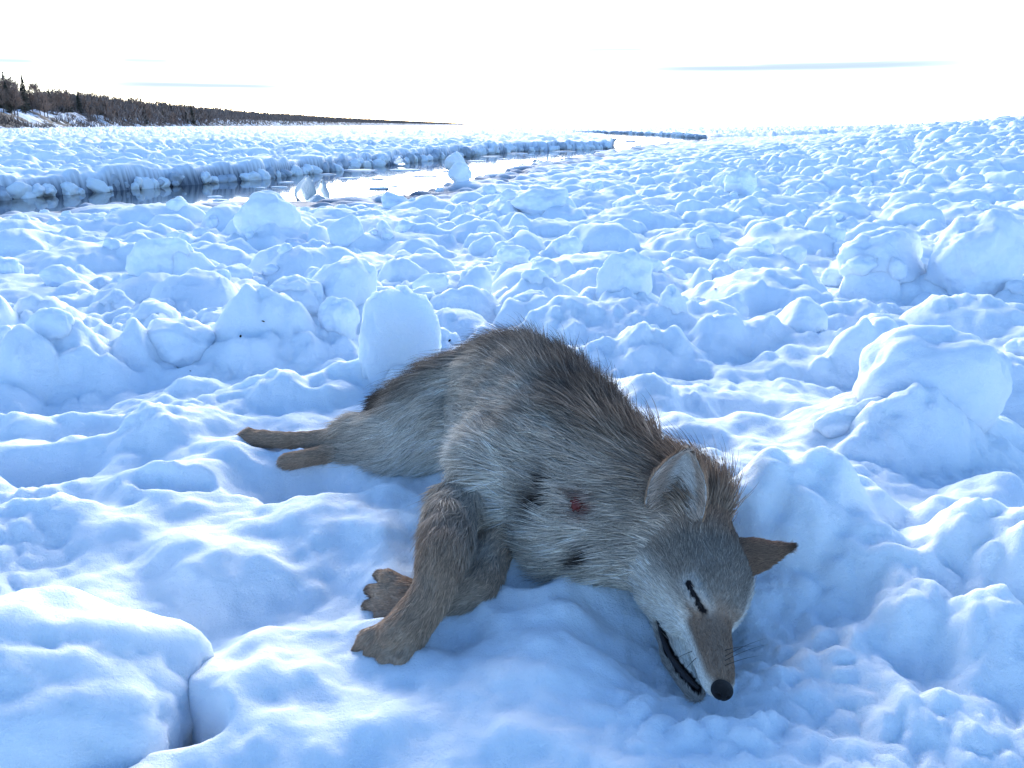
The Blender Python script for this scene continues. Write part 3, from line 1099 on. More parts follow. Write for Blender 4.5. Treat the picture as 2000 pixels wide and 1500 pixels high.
    # bare lips and lids
    dm_, de_ = seg_dist(P, mouth), seg_dist(P, eye)
    bare = (dm_ < .0072) | (de_ < .0060)
    dens = np.where(bare, 0, 1.0)
    dens = np.where(pid == 6, dens * 2.6, dens)
    dens = np.where((pid >= 1) & (pid <= 4) & (u > .35), dens * 1.7, dens)
    return fl, ln, col, tip, lift, pid, dens, bare


# colour of the undercoat on the body mesh
fl_, ln_, col_, tip_, lift_, pid_, dens_, bare_ = coat(BV, BN)
vc = col_ * .75
vc[bare_] = np.array([.006, .005, .006])
at = body_me.attributes.new('tint', 'FLOAT_COLOR', 'POINT')
at.data.foreach_set('color', np.concatenate([vc, np.ones((len(vc), 1))], 1).astype(np.float32).ravel())

coyote = bpy.data.objects.new('coyote', None)
COL.objects.link(coyote)
coyote.location = W(1000, 900, 0)
tag(coyote, 'grey and tan coyote lying dead on its side in the snow', 'coyote')
CO = np.array(coyote.location)


def cpart(name, V, F_, mat, parent=None):
    me = V if isinstance(V, bpy.types.Mesh) else mesh_from(name, V - CO, F_)
    return link(name, me, mat, parent or coyote)


co = np.zeros(len(BV) * 3, np.float32)
body_me.vertices.foreach_set('co', (BV - CO).astype(np.float32).ravel())
body_me.update()
body = link('body', body_me, M_SKIN, coyote)


def grow_fur(name, roots, nors, parent, fl, ln, col, tip, lift, seed, radius=.00042, K=6, ground_hug=True):
    rg = np.random.default_rng(seed)
    n = len(roots)
    t = fl - nors * (fl * nors).sum(1)[:, None]
    t /= np.linalg.norm(t, axis=1)[:, None] + 1e-9

    def nv(f, s):
        return np.stack([noise3(roots * f, s), noise3(roots * f, s + 1), noise3(roots * f, s + 2)], 1)
    t = t + nv(9, 70) * .30 + nv(38, 74) * .60 + nv(120, 78) * .50 + rg.normal(0, .10, (n, 3))
    t -= nors * (t * nors).sum(1)[:, None]
    t /= np.linalg.norm(t, axis=1)[:, None] + 1e-9
    lf = np.clip(lift * (1 + .5 * rg.normal(0, .5, n)) + .25 * noise3(roots * 30, 90), .08, 1.4)
    L = ln * np.clip(rg.normal(1, .22, n) + .55 * noise3(roots * 24, 93) + .45 * noise3(roots * 60, 95), .3, 1.9)
    S = np.linspace(0, 1, K)
    pts = np.zeros((n, K, 3))
    for k, s in enumerate(S):
        up = lf * s * (1 - .42 * s)
        pts[:, k] = roots + (t * (s * (1 - .10 * lf)[:, None]) + nors * up[:, None]) * L[:, None]
        pts[:, k, 2] -= L * .10 * s * s
    wav = rg.normal(0, .035, (n, 1, 3)) * (S ** 2)[None, :, None] * L[:, None, None]
    pts += wav
    hc = bpy.data.hair_curves.new(name)
    hc.add_curves([K] * n)
    hc.attributes['position'].data.foreach_set('vector', (pts - CO).astype(np.float32).ravel())
    ra = hc.attributes.get('radius') or hc.attributes.new('radius', 'FLOAT', 'POINT')
    prof = np.clip(1.05 - S ** 1.6, .12, 1)
    rr = radius * np.clip(.55 + L / .05, .6, 1.25)[:, None] * prof[None]
    ra.data.foreach_set('value', rr.astype(np.float32).ravel())
    ca = hc.attributes.new('tint', 'FLOAT_COLOR', 'POINT')
    val = np.clip(np.exp(rg.normal(0, .27, n)), .3, 1.9)[:, None, None]
    guard = (rg.random(n) < .22) & (ln > .014)
    tip = np.where(guard[:, None], C_DARK * 1.3, tip)
    mixv = np.clip((S - .45) / .45, 0, 1)[None, :, None] * np.clip(rg.normal(.8, .35, n), 0, 1)[:, None, None]
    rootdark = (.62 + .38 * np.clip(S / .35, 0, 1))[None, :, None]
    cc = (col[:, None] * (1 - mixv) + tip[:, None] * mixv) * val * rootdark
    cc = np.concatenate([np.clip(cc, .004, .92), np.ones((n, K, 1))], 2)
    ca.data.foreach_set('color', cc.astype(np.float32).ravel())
    hc.materials.append(M_FUR)
    o = bpy.data.objects.new(name, hc)
    COL.objects.link(o)
    o.parent = parent
    return o


def sample_surface(V, F_, n, dens=None, seed=1):
    rg = np.random.default_rng(seed)
    tri = np.vstack([F_[:, [0, 1, 2]], F_[:, [0, 2, 3]]]) if F_.shape[1] == 4 else F_
    a, b, c = V[tri[:, 0]], V[tri[:, 1]], V[tri[:, 2]]
    cr = np.cross(b - a, c - a)
    ar = np.linalg.norm(cr, axis=1)
    w = ar * (dens[tri].mean(1) if dens is not None else 1)
    i = rg.choice(len(tri), n, p=w / w.sum())
    r1, r2 = rg.random(n), rg.random(n)
    s = np.sqrt(r1)
    return (1 - s)[:, None] * a[i] + (s * (1 - r2))[:, None] * b[i] + (s * r2)[:, None] * c[i], tri[i]


BODY_HAIRS = 270000
RP, tri_i = sample_surface(BV, BF, BODY_HAIRS, dens_, 3)
RNn = BN[tri_i].mean(1)
RNn /= np.linalg.norm(RNn, axis=1)[:, None] + 1e-9
keep = RP[:, 2] > -.03
RP, RNn = RP[keep], RNn[keep]
fl, ln, col, tip, lift, pid, dens, bare = coat(RP, RNn)
for pk, nm in ((0, 'torso_fur'), (1, 'foreleg_fur'), (2, 'foreleg_fur'), (3, 'hind_leg_fur'), (4, 'hind_leg_fur'), (5, 'tail_fur'), (6, 'head_fur')):
    m = (pid == pk) & ~bare
    rad = .00036 if pk in (0, 5) else (.00030 if pk == 6 else .00034)
    grow_fur(nm, RP[m], RNn[m], body, fl[m], ln[m], col[m], tip[m], lift[m], 40 + pk, rad)


# ears: cupped shells
def make_ear(base, tip, wdir, face, hw, cup, lean, seed, c_in, c_out, point=.72):
    nu, nv = 26, 17
    u = np.linspace(0, 1, nu)
    v = np.linspace(-1, 1, nv)
    ax = tip - base
    wdir = wdir - ax * (wdir @ ax) / (ax @ ax)
    wdir /= np.linalg.norm(wdir)
    face = np.cross(wdir, ax) * np.sign(np.cross(wdir, ax) @ face)
    face /= np.linalg.norm(face)
    U, Vv = np.meshgrid(u, v, indexing='ij')
    wid = hw * np.clip((1 - U ** (2.0 if point < .8 else 1.15)), 0, 1) ** point * (.82 + .30 * np.sin(np.clip(U * 2.2, 0, math.pi)))
    cupd = cup * (1 - U * .55) * (1 - Vv ** 2)
    p = base + U[..., None] * ax + (Vv * wid + lean * U * (1 - U))[..., None] * wdir - cupd[..., None] * face
    th = .0035 * (1 - .6 * U)
    inner = p.reshape(-1, 3)
    outer = (p - (th * (1 - .85 * Vv ** 2))[..., None] * face - (.002 * Vv)[..., None] * -wdir).reshape(-1, 3)
    idx = np.arange(nu * nv).reshape(nu, nv)
    q = np.stack([idx[:-1, :-1], idx[:-1, 1:], idx[1:, 1:], idx[1:, :-1]], -1).reshape(-1, 4)
    N0 = np.cross(inner[q[0, 1]] - inner[q[0, 0]], inner[q[0, 3]] - inner[q[0, 0]])
    if N0 @ face < 0:
        q = q[:, ::-1]
    n0 = nu * nv
    qo = q[:, ::-1] + n0
    rim = np.concatenate([idx[:, 0], idx[-1, 1:], idx[::-1, -1][1:], idx[0, ::-1][1:]])
    rq = np.stack([rim[:-1], rim[1:], rim[1:] + n0, rim[:-1] + n0], 1)
    Vs = np.vstack([inner, outer])
    Fs = np.vstack([q, qo, rq])
    o = cpart('ear', Vs, Fs, M_SKIN)
    tint = np.vstack([np.tile(c_in * .6, (n0, 1)), np.tile(c_out * .7, (n0, 1))])
    a_ = o.data.attributes.new('tint', 'FLOAT_COLOR', 'POINT')
    a_.data.foreach_set('color', np.concatenate([tint, np.ones((len(tint), 1))], 1).astype(np.float32).ravel())
    # fur: inside pale and long, back short and rufous
    for side, quad, colr, L0, cnt in ((1, q, c_in, .014, 5200), (-1, qo, c_out, .0075, 5200), (0, rq, c_out, .006, 2600)):
        pts, tri = sample_surface(Vs, quad, cnt, None, seed + side)
        uv = (tri[:, 0] % n0)
        uu, vv = U.ravel()[uv], Vv.ravel()[uv]
        nor = np.tile(face * side, (cnt, 1)) if side else (vv[:, None] * wdir + uu[:, None] * ax / np.linalg.norm(ax) * .6 + face * .45)
        nor /= np.linalg.norm(nor, axis=1)[:, None] + 1e-9
        if side == 1:
            flow = ax / np.linalg.norm(ax) * .8 + (-np.sign(vv)[:, None] * wdir) * .8
            lenv = L0 * (1.25 - .7 * uu) * (.6 + .8 * np.abs(vv))
            rim_c = smooth(.72, .95, np.abs(vv) + .25 * uu)
            cl = lerp(np.tile(c_in, (cnt, 1)), C_DARK * 2, np.clip(.72 * np.exp(-((vv + .28) / .20) ** 2) * smooth(.95, .3, uu), 0, 1))
            cl = lerp(cl, c_out, rim_c * .7)
        else:
            flow = np.tile(ax / np.linalg.norm(ax), (cnt, 1))
            lenv = np.full(cnt, L0)
            cl = lerp(np.tile(c_out, (cnt, 1)), C_DARK, smooth(.7, 1.0, uu) * .7)
        grow_fur('ear_fur', pts, nor, o, flow, lenv, cl, cl * .85, np.full(cnt, .35), seed + 5 + side, .00028, 5)
    return o


ER_B = hit(1314, 1024)[0]
ER_T = CP + ray(1344, 880) * (np.linalg.norm(ER_B - CP) - .004)
ER_B = ER_B + ray(1314, 1024) * .006
make_ear(ER_B, ER_T, np.array([1.0, -.10, .10]), np.array([-.10, -.85, .5]), .041, .022, -.010, 500, np.array([.80, .77, .72]), np.array([.42, .29, .20]))
EL_B = HL(.028, -.036, .022)
EL_T = W(1546, 1069, .115)
make_ear(EL_B, EL_T, np.array([-.05, .75, .65]), np.array([.1, .55, -.75]), .030, .012, .0, 520, np.array([.6, .55, .5]), C_RUFOUS * .9, 1.0)


# nose
def blob(sub, fn):
    bm = bmesh.new()
    bmesh.ops.create_icosphere(bm, subdivisions=sub, radius=1.0)
    v = np.array([list(x.co) for x in bm.verts])
    f = np.array([[x.index for x in t.verts] for t in bm.faces])
    bm.free()
    return fn(v), f


def nose_fn(v):
    p = v.copy()
    p[:, 0] = np.sign(p[:, 0]) * np.abs(p[:, 0]) ** 1.1
    for s in (-1, 1):
        c = np.array([.86, s * .46, -.02])
        d = np.exp(-((v - c / np.linalg.norm(c)) ** 2).sum(1) / .06)
        p -= v * (d * .42)[:, None]
    g = np.exp(-(v[:, 1] / .10) ** 2) * (v[:, 0] > .3) * (v[:, 2] < .4)
    p[:, 0] -= g * .10
    p *= (1 + .025 * noise3(v * 7, 5))[:, None]
    loc = p * np.array([.0110, .0118, .0106])
    return HL(.2165, .001, -.0165) + HEAD_S * (loc @ HEAD_B.T)


nv_, nf_ = blob(4, nose_fn)
cpart('nose', nv_, nf_, M_NOSE)

# closed eye: dark lens lying in the lid slit; the far eye is built too
em = np.mean(eye, 0)
e_ax = (eye[-1] - eye[0])
e_len = np.linalg.norm(e_ax)
e_ax /= e_len
_, e_n = hit(1359, 1168, None)
e_n = e_n - e_ax * (e_n @ e_ax)
e_n /= np.linalg.norm(e_n)
e_s = np.cross(e_ax, e_n)
ev, ef = blob(3, lambda v: em + e_n * .0024 + v[:, :1] * e_ax * e_len * .48 + v[:, 1:2] * e_s * .0044 * np.clip(1 - v[:, :1] ** 2 * .45, .2, 1) + v[:, 2:] * e_n * .0034)
cpart('eye', ev, ef, M_EYE)
# dark lips and mouth cleft
ms = resample(np.array([[*p, r_] for p, r_ in zip(mouth, np.interp(np.linspace(0, 1, len(mouth)), [0, .15, .8, 1], [.0012, .0034, .0040, .0018]))]), 5)
mv, mf2 = tube(ms[:, :3], ms[:, 3], 10)
cpart('mouth', mv, mf2, M_LIP)
mir = HEAD_B @ np.diag([1, -1, 1]) @ HEAD_B.T
ev2 = HEAD_O + (ev - HEAD_O) @ mir.T + HEAD_B @ np.array([-.002, .014, -.004])
cpart('eye', ev2, ef[:, ::-1], M_EYE)

# claws
for key, tips in PAWS.items():
    for tp, d, up in tips:
        d = d / np.linalg.norm(d)
        ss = np.linspace(0, 1, 7)
        L_ = .017 if key != 'rh' else .014
        pts = [tp - d * .004 + d * L_ * s - up / np.linalg.norm(up) * (.006 * s * s) for s in ss]
        v, f = tube(pts, [.0034 * (1 - s) ** .6 + .0003 for s in ss], 7)
        cpart('claw', v, f, M_CLAW)

# whiskers
wr = np.random.default_rng(5)
for i, (a, b, c, e) in enumerate([(1424, 1282, 1500, 1246, ), (1424, 1290, 1502, 1258), (1422, 1270, 1486, 1262), (1426, 1300, 1490, 1280),
                                  (1352, 1272, 1300, 1300), (1360, 1285, 1320, 1330)]):
    p0, _ = hit(min(a, 1416) if (a > 1380 and b > 1240) else a, b)
    if p0 is None:
        continue
    dist = np.linalg.norm(p0 - CP)
    p1 = CP + ray(c, e) * (dist - .012)
    ss = np.linspace(0, 1, 9)
    bow = np.array([0, -.2, .6]) * np.linalg.norm(p1 - p0) * .12
    pts = [p0 + (p1 - p0) * s + bow * 4 * s * (1 - s) for s in ss]
    v, f = tube(pts, [.00042 * (1.05 - s) for s in ss], 5)
    cpart('whisker', v, f, M_WHISK)

# wound: small raw patch among the shoulder fur
wa = np.cross(WOUND_N, [0, 0, 1.0])
wa /= np.linalg.norm(wa)
wb_ = np.cross(WOUND_N, wa)


def wound_fn(v):
    k = 1 + .75 * noise3(v * 2.2, 8) + .45 * noise3(v * 6, 9)
    return WOUND + WOUND_N * .0012 + (v[:, :1] * wa * .0085 + v[:, 1:2] * wb_ * .0105 + v[:, 2:] * WOUND_N * .0026) * k[:, None]


wv_, wf_ = blob(3, wound_fn)
cpart('wound', wv_, wf_, M_WOUND)

# ------------------------------------------------------------------ snow covered ice blocks
def chunk_mesh(seed, sx=1, sy=1, sz=1, cuts=3, boxy=2.0, rough=1.0, sub=5, warp=.38):
    rg = np.random.default_rng(seed)

    def fn(v):
        ex = boxy
        p = v / ((np.abs(v) ** ex).sum(1) ** (1 / ex))[:, None]
        o = rg.random(3) * 40
        p = p * (1 + warp * noise3(p * 1.1 + o, seed) + rough * (.16 * noise3(p * 2.6 + o, seed + 1) + .07 * noise3(p * 6 + o, seed + 2)))[:, None]
        for _ in range(cuts):
            n = rg.normal(0, 1, 3)
            n /= np.linalg.norm(n)
            d = p @ n
            lim = rg.uniform(.55, .8)
            ex_ = .5 * (d - lim + np.sqrt((d - lim) ** 2 + .012))
            p = p - n * (ex_ * .82)[:, None]
        p = p * (1 + rough * (.030 * noise3(p * 13 + o, seed + 3) + .016 * noise3(p * 30 + o, seed + 4)))[:, None]
        return p * np.array([sx, sy, sz])
    v, f = blob(sub, fn)
    return mesh_from('snow_chunk', v, f)


def put_chunk(me, px, base_py, wpx, hpx, depth, z_guess, rotz, label, group=None, tilt=(0, 0), sink=.3, name='snow_chunk'):
    """a block whose foot is seen at px, base_py; its size follows from its distance"""
    c = foot(px, base_py)
    z_guess = c[2]
    dist = np.linalg.norm(c - CP)
    w = wpx / FPX * dist
    h = hpx / FPX * dist
    o = link(name, me, M_CHUNK)
    o.scale = (w * .44, w * .44 * depth, h * (.44 + sink * .5))
    c = c + np.array([0, w / 2 * depth * .8, 0])
    o.location = (c[0], c[1], z_guess + h * (.5 - sink * .5) + h * .06)
    o.rotation_euler = (tilt[0], tilt[1], rotz)
    tag(o, label, 'snow chunk', group)
    return o


for seed, kw, px, py, wpx, hpx, dep, zg, rz, lab, tl in HERO:
    put_chunk(chunk_mesh(seed, **kw), px, py, wpx, hpx, dep, zg, rz, lab, None, tl)

# the big broken block at the lower left, over the dark crevice
bl = link('snow_block', chunk_mesh(33, cuts=0, boxy=3.8, rough=.8, warp=.08), M_CHUNK)
bl.scale = (.205, .14, .185)
bl.location = (-.585, .75, -.05)
bl.rotation_euler = (.10, .22, .10)
tag(bl, 'large broken snow block with bright crumbled top edge beside dark crevice', 'snow block')

# rubble: scattered individual blocks over the pack
VARS = [chunk_mesh(60 + i, cuts=i % 2, boxy=2.0 + .25 * (i % 3), rough=1.25, sub=4) for i in range(12)]
rr = np.random.default_rng(21)
count = 0
tries = 0
placed = []
XY = []
while len(XY) < 1200:
    d = 2.6 * (14 / 2.6) ** rr.random()
    a = rr.uniform(-.66, .66)
    XY.append((d * math.sin(a), d * math.cos(a)))
XY = np.array(XY)
ZZ = field_height(XY[:, 0], XY[:, 1])
SDl = lead_distance(XY[:, 0], XY[:, 1])
for (x, y), z, sd in zip(XY, ZZ, SDl):
    if count >= 230:
        break
    if sd < .3 or z < -.45:
        continue
    s = rr.uniform(.03, .085) * (1 if rr.random() < .85 else 1.5) * (.8 + .05 * y)
    if any((x - a) ** 2 + (y - b) ** 2 < (s + c) ** 2 * .7 for a, b, c in placed):
        continue
    placed.append((x, y, s))
    o = link('snow_lump', VARS[count % 12], M_CHUNK)
    o.scale = (s * rr.uniform(.8, 1.3), s * rr.uniform(.8, 1.2), s * rr.uniform(.65, 1.05))
    o.location = (x, y, z + s * rr.uniform(-.3, .1))
    o.rotation_euler = (rr.uniform(-.4, .4), rr.uniform(-.4, .4), rr.uniform(0, 6.28))
    tag(o, 'rounded snow covered ice lump scattered among the ice rubble', 'snow lump', 'loose lumps of the ice rubble')
    count += 1

# broken blocks along the far edge of the lead
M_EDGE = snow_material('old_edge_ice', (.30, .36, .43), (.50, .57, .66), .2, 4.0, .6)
EDGE = []
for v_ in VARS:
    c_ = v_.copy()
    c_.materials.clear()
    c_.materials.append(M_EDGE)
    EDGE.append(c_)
er = np.random.default_rng(9)
edge_pts = np.array([W(a, b, WATER_Z)[:2] for a, b in far_edge[:9]])
seg = np.linalg.norm(np.diff(edge_pts, axis=0), axis=1)
cum = np.concatenate([[0], np.cumsum(seg)])
pos = 0.0
k_edge = 0
while pos < cum[-1] and k_edge < 160:
    ex_, ey_ = np.interp(pos, cum, edge_pts[:, 0]), np.interp(pos, cum, edge_pts[:, 1])
    dd_ = math.hypot(ex_, ey_)
    s = er.uniform(.07, .16) * (1 + np.clip(dd_ - 12, 0, 25) * .02)
    pos += s * er.uniform(1.0, 2.3)
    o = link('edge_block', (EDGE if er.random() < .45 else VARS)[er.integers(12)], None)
    o.scale = (s * er.uniform(.9, 1.5), s * er.uniform(.7, 1.0), s * er.uniform(.7, 1.15))
    o.location = (ex_ + er.normal(0, .05), ey_ + er.uniform(.0, .22), WATER_Z + s * er.uniform(.1, .9))
    o.rotation_euler = (er.uniform(-.4, .4), er.uniform(-.4, .4), er.uniform(0, 6.28))
    tag(o, 'grey ice block in the broken ice edge across the open water', 'ice block', 'broken blocks along the far ice edge')
    k_edge += 1

# grey edge blocks behind the far bend of the lead
bend = np.array([W(a, b, WATER_Z)[:2] for a, b in far_edge[11:15]])
for (p_, q_) in zip(bend[:-1], bend[1:]):
    nb_ = max(2, int(np.linalg.norm(q_ - p_) / 1.1))
    for t_ in np.linspace(0, 1, min(nb_, 40), endpoint=False):
        c_ = p_ + (q_ - p_) * t_
        s = er.uniform(.20, .36)
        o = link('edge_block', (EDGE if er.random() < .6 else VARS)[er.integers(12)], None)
        o.scale = (s * er.uniform(1.2, 2.0), s * .8, s * er.uniform(.6, 1.0))
        o.location = (c_[0] + er.normal(0, .2), c_[1] + .4, WATER_Z + s * .35)
        o.rotation_euler = (er.uniform(-.3, .3), er.uniform(-.3, .3), er.uniform(-.4, .4))
        tag(o, 'grey ice block in the ice edge behind the far bend of the water', 'ice block', 'blocks behind the far bend of the lead')

# ------------------------------------------------------------------ ice in and along the open lead
def shard_mesh(seed, sub=3):
    rg = np.random.default_rng(seed)

    def fn(v):
        p = v * (1 + .5 * noise3(v * 1.6 + seed, seed) + .3 * noise3(v * 4 + seed, seed + 1))[:, None]
        for _ in range(7):
            n = rg.normal(0, 1, 3)
            n /= np.linalg.norm(n)
            ex_ = np.clip(p @ n - rg.uniform(.4, .75), 0, None)
            p = p - n * ex_[:, None]
        return p
    v, f = blob(sub, fn)
    return mesh_from('ice_piece', v, f, False)


ICE = [(600, 388, 46, 48, .6, 'upright glassy ice plate standing at the water\'s edge', 70), (630, 386, 30, 44, .6, 'ragged ice shard with a hole beside the glassy plate', 71),
       (612, 402, 56, 22, .8, 'low grey ice slab under the glassy plate', 72), (783, 322, 30, 18, .7, 'clear ice lump floating against the far ice edge', 73),
       (1052, 322, 24, 12, .7, 'thin branching ice shard in the water beyond the snow domes', 74), (1072, 316, 12, 16, .7, 'upright ice splinter beside the branching shard', 75),
       (1258, 291, 34, 10, .7, 'small dark edged floe in the far bend of the lead', 76), (1195, 281, 20, 14, .7, 'crumbled ice pile at the point of the far ice tongue', 77)]
for px, py, wpx, hpx, dep, lab, sd_ in ICE:
    c = W(px, py, WATER_Z + .03)
    dist = np.linalg.norm(c - CP)
    o = link('ice_piece', shard_mesh(sd_), M_ICE)
    w, h = wpx / FPX * dist, hpx / FPX * dist
    o.scale = (w / 2 * 1.15, w / 2 * dep, h * .62)
    o.location = (c[0], c[1], WATER_Z + h * .42)
    tag(o, lab, 'ice')

FLO = [(700, 333, 70, 3), (790, 333, 60, 4), (680, 349, 34, 3), (740, 350, 40, 3), (830, 345, 55, 3), (740, 369, 40, 6), (770, 365, 18, 3), (545, 366, 30, 3), (510, 368, 16, 3),
       (420, 385, 28, 3), (430, 392, 30, 3), (340, 400, 46, 3), (160, 412, 60, 4), (120, 418, 50, 3), (560, 357, 26, 3), (640, 341, 30, 3), (900, 322, 26, 2), (930, 315, 40, 2),
       (960, 306, 40, 2), (1010, 300, 40, 2), (1035, 304, 18, 3), (1080, 302, 18, 2), (1100, 296, 40, 2), (1175, 295, 30, 2), (1230, 276, 24, 3), (1210, 274, 16, 2), (1305, 279, 10, 3), (1280, 286, 12, 2), (985, 311, 24, 2), (870, 335, 16, 2)]
for i, (px, py, wpx, hpx) in enumerate(FLO):
    c = W(px, py, WATER_Z)
    dist = np.linalg.norm(c - CP)
    o = link('ice_floe', VARS[i % 12], M_ICE)
    w = wpx / FPX * dist
    o.scale = (w / 2, w * .22 + .03, max(.02, hpx / FPX * dist * .6))
    o.location = (c[0], c[1], WATER_Z + .004)
    o.rotation_euler = (0, 0, rr.uniform(-.2, .2))
    tag(o, 'thin dark sliver of ice floating flat on the open water', 'ice floe', 'ice slivers adrift in the lead')

# ------------------------------------------------------------------ left river bank and its wood
SHORE_PX = [(-900, 62), (-500, 95), (-250, 122), (0, 165), (120, 210), (250, 290), (370, 400), (500, 575), (600, 780), (700, 1150), (820, 2000), (925, 4300)]
SH = []
for px, dep in SHORE_PX:
    d = ray(px, 246)
    t = dep / d[1]
    SH.append((d[0] * t, dep))
SH = np.array(SH)


def shore_at(y):
    return np.interp(y, SH[:, 1], SH[:, 0])


def bank_h(din, y):
    """height of the bank at din metres inland"""
    top = 4.6
    return -.3 + top * smooth(0, 13, din) + .8 * smooth(10, 60, din)


ys = np.concatenate([np.linspace(55, 420, 230), np.geomspace(425, 4300, 70)])
ds = np.concatenate([np.linspace(-1, 16, 40), np.geomspace(17, 400, 22)])
DY, DD = np.meshgrid(ys, ds, indexing='ij')
bx = shore_at(DY) - DD
bz = bank_h(DD, DY)
nn = noise2((bx * .22).ravel(), (DY * .22).ravel(), 61).reshape(bx.shape)
n2 = noise2((bx * .9).ravel(), (DY * .9).ravel(), 62).reshape(bx.shape)
bz = bz + (nn * 1.3 + n2 * .35) * smooth(-.5, 4, DD)
bz *= (1 - .0 * DY)
idx = np.arange(bx.size).reshape(bx.shape)
bf = np.stack([idx[:-1, :-1], idx[:-1, 1:], idx[1:, 1:], idx[1:, :-1]], -1).reshape(-1, 4)
mb, nb, lb, bb = new_mat('bank_snow_and_soil')
geo = nb.new('ShaderNodeNewGeometry')
nz = nb.new('ShaderNodeTexNoise')
nz.inputs['Scale'].default_value = .16
nz.inputs['Detail'].default_value = 6
nz.inputs['Roughness'].default_value = .65
lb.new(geo.outputs['Position'], nz.inputs['Vector'])
cr = nb.new('ShaderNodeValToRGB')
cr.color_ramp.elements[0].position = .47
cr.color_ramp.elements[0].color = (.075, .06, .055, 1)
cr.color_ramp.elements[1].position = .54
cr.color_ramp.elements[1].color = (.72, .78, .86, 1)
lb.new(nz.outputs[0], cr.inputs[0])
lb.new(cr.outputs[0], bb.inputs['Base Color'])
bb.inputs['Roughness'].default_value = .9
bank = link('river_bank', mesh_from('river_bank', np.stack([bx, DY, bz], -1).reshape(-1, 3), bf), mb)
tag(bank, 'snowy river bank rising to the wood', 'bank', kind='structure')


def quads_to_mesh(name, P0, P1, half):
    """thin double blades between P0 and P1"""
    d = P1 - P0
    a = np.cross(d, RNG.normal(0, 1, P0.shape))
    a /= np.linalg.norm(a, axis=1)[:, None] + 1e-9
    a *= half[:, None]
    v = np.stack([P0 - a, P0 + a, P1 + a * .3, P1 - a * .3], 1).reshape(-1, 3)
    f = np.arange(len(v)).reshape(-1, 4)
    return mesh_from(name, v, f, False)


def bare_tree(seed, H=6.5):
    """trunk with limbs, and a crown of fine twigs"""
    rg = np.random.default_rng(seed)
    tv, tf = tube([(.15 * math.sin(k * 1.3 + seed) * k / 5, .12 * math.cos(k + seed) * k / 5, H * .8 * k / 5) for k in range(6)], [.12 * (1 - .16 * k) for k in range(6)], 6)
    vs, fs = [tv], [tf]
    base = len(tv)
    P0, P1, hf = [], [], []
    for i in range(34):
        z0 = H * rg.uniform(.16, .80)
        th = rg.uniform(0, 6.283)
        L = H * rg.uniform(.16, .34) * (1.15 - z0 / H * .8)
        d = np.array([math.cos(th), math.sin(th), rg.uniform(.5, 1.5)])
        d /= np.linalg.norm(d)
        p0 = np.array([0, 0, z0])
        p1 = p0 + d * L
        if i < 14:
            v, f = tube([p0, (p0 + p1) / 2 + [0, 0, -.05], p1], [.05, .035, .012], 4)
            vs.append(v)
            fs.append(f + base)
            base += len(v)
        for j in range(26):
            q0 = p0 + (p1 - p0) * rg.uniform(.2, 1)
            q1 = q0 + (d + rg.normal(0, .6, 3) + [0, 0, .25]) * rg.uniform(.25, .75)
            P0.append(q0)
            P1.append(q1)
            hf.append(rg.uniform(.012, .034))
    return mesh_from('trunk', np.vstack(vs), np.vstack(fs)), quads_to_mesh('crown', np.array(P0), np.array(P1), np.array(hf))


def spruce(seed, H=7.5):
    rg = np.random.default_rng(seed)
    tv, tf = tube([(0, 0, H * k / 4) for k in range(5)], [.13 * (1 - .23 * k) for k in range(5)], 6)
    P0, P1, hf = [], [], []
    for i in range(560):
        z = H * rg.uniform(.08, .99)
        R = (1 - z / H) ** .8 * 1.25 * rg.uniform(.45, 1.1) + .12
        th = rg.uniform(0, 6.283)
        d = np.array([math.cos(th), math.sin(th), -.35 + rg.uniform(-.2, .2)])
        p0 = np.array([0, 0, z]) + d * R * rg.uniform(.0, .5)
        P0.append(p0)
        P1.append(np.array([0, 0, z]) + d * R)
        hf.append(rg.uniform(.06, .16))
    return mesh_from('trunk', tv, tf), quads_to_mesh('crown', np.array(P0), np.array(P1), np.array(hf))


TREES = [('bare_tree', bare_tree(1000 + i, 6.2 + .5 * i), M_CROWN, 'leafless grey brown tree in the wood on the snowy bank', 'bare tree', 'leafless trees on the bank') for i in range(4)] + \
        [('spruce_tree', spruce(2000 + i, 6.6 + .8 * i), M_CONIF, 'dark narrow spruce rising among the leafless trees on the bank', 'spruce tree', 'spruces on the bank') for i in range(3)]
tr = np.random.default_rng(77)
n_tree = {'bare_tree': 0, 'spruce_tree': 0}
for i in range(400):
    y = 120 * (470 / 120) ** tr.random()
    din = tr.uniform(7, 28) if y < 260 else tr.uniform(3, 26)
    x = shore_at(y) - din
    kx = (x * 1649) / y / 1.0 + 1000
    kind = tr.choice(7, p=[.2, .2, .19, .17, .09, .08, .07])
    nm, (tm, cm), cmat, lab, cat, grp = TREES[kind]
    if n_tree[nm] >= 290:
        continue
    n_tree[nm] += 1
    z = float(bank_h(np.array([din]), y)[0]) + float(noise2(np.array([x * .22]), np.array([y * .22]), 61)[0]) * 1.3 - .15
    e = bpy.data.objects.new(nm, None)
    COL.objects.link(e)
    e.location = (x, y, z)
    s = tr.uniform(.8, 1.22)
    e.scale = (s * tr.uniform(.9, 1.2), s * tr.uniform(.9, 1.2), s)
    e.rotation_euler = (0, 0, tr.uniform(0, 6.28))
    tag(e, lab, cat, grp)
    link('trunk', tm, M_BARK, e)
    link('crown', cm, cmat, e)

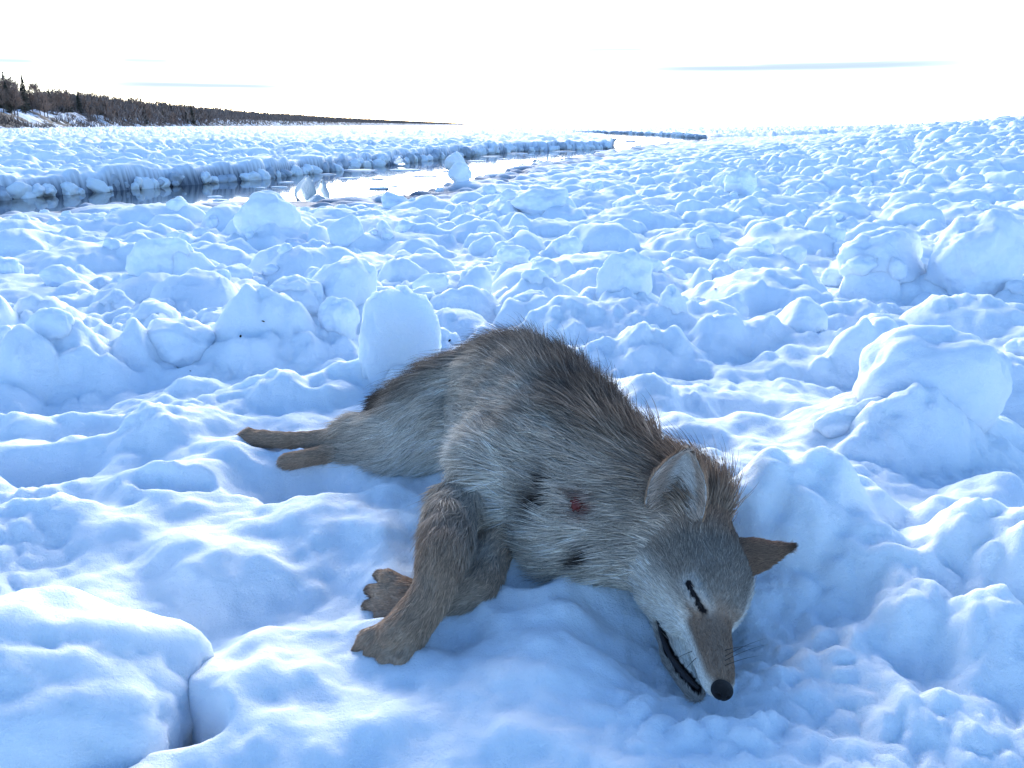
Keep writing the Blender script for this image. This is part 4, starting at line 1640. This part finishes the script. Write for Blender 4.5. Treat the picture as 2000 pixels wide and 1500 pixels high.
# brush on the slope, and the far wood that reads as one mass
P0, P1, hf = [], [], []
for i in range(9000):
    y = 90 * (520 / 90) ** tr.random()
    din = tr.uniform(1.0, 15)
    if noise2(np.array([y * .06]), np.array([din * .2]), 71)[0] < -.05:
        continue
    x = shore_at(y) - din
    z = float(bank_h(np.array([din]), y)[0]) - .1 + .8 * float(noise2(np.array([x * .22]), np.array([y * .22]), 61)[0])
    P0.append((x, y, z))
    P1.append((x + tr.normal(0, .5), y + tr.normal(0, .5), z + tr.uniform(.6, 1.9)))
    hf.append(tr.uniform(.04, .13))
brush = link('brush', quads_to_mesh('brush', np.array(P0), np.array(P1), np.array(hf)), M_BRUSH)
tag(brush, 'dead brown brush covering the slope under the trees', 'brush', kind='stuff')
N = 60000
y = 280 * (4300 / 280) ** (tr.random(N) ** 1.0)
din = tr.uniform(2, 40, N) * (1 + y / 900)
x = shore_at(y) - din
hmax = (6.8 + 1.6 * noise2(x * .05, y * .012, 73) + 1.2 * noise2(x * .2, y * .05, 74)) * (1 - .25 * smooth(2500, 4300, y))
z0 = bank_h(din, y) - .3
f0 = tr.random(N) ** .8
Pa = np.stack([x, y, z0 + hmax * f0 * .85], 1)
Pb = Pa + np.stack([tr.normal(0, .5, N), tr.normal(0, .9, N), tr.uniform(.8, 2.2, N)], 1)
Pb[:, 2] = np.minimum(Pb[:, 2], z0 + hmax * 1.08)
woods = link('distant_wood', quads_to_mesh('distant_wood', Pa, Pb, tr.uniform(.12, .34, N) * (1 + y / 1500)), M_WOODS)
tag(woods, 'far off brown leafless wood along the river bank', 'wood', kind='stuff')

# ------------------------------------------------------------------ small dark debris on the snow
for px, py, s, lab in [(515, 637, .012, 'tiny dark seed on the lit snow lump'), (470, 658, .014, 'dark bark flake on the snow ridge below the lump'),
                       (372, 725, .008, 'tiny dark speck on the trampled snow'), (878, 668, .020, 'small dead leaf behind the upright slab'), (1397, 566, .016, 'dark bark bit on open snow beyond the knobbly ball'),
                       (1712, 407, .022, 'dark speck far out on the rubble')]:
    d = ray(px, py)
    ts = np.geomspace(.5, 9, 1500)
    pts = CP + ts[:, None] * d
    hz = field_height(pts[:, 0].copy(), pts[:, 1].copy())
    j = int(np.argmax(pts[:, 2] < hz))
    p = pts[j]
    v, f = blob(2, lambda v: v * (1 + .5 * noise3(v * 1.7 + px, 3))[:, None] * np.array([1, .5, .28]) * s * .5)
    o = link('bark_bit', mesh_from('bark_bit', v, f), M_TWIG, None, (p[0], p[1], hz[j] + s * .08))
    o.rotation_euler = (.2, .3, px)
    tag(o, lab, 'debris')
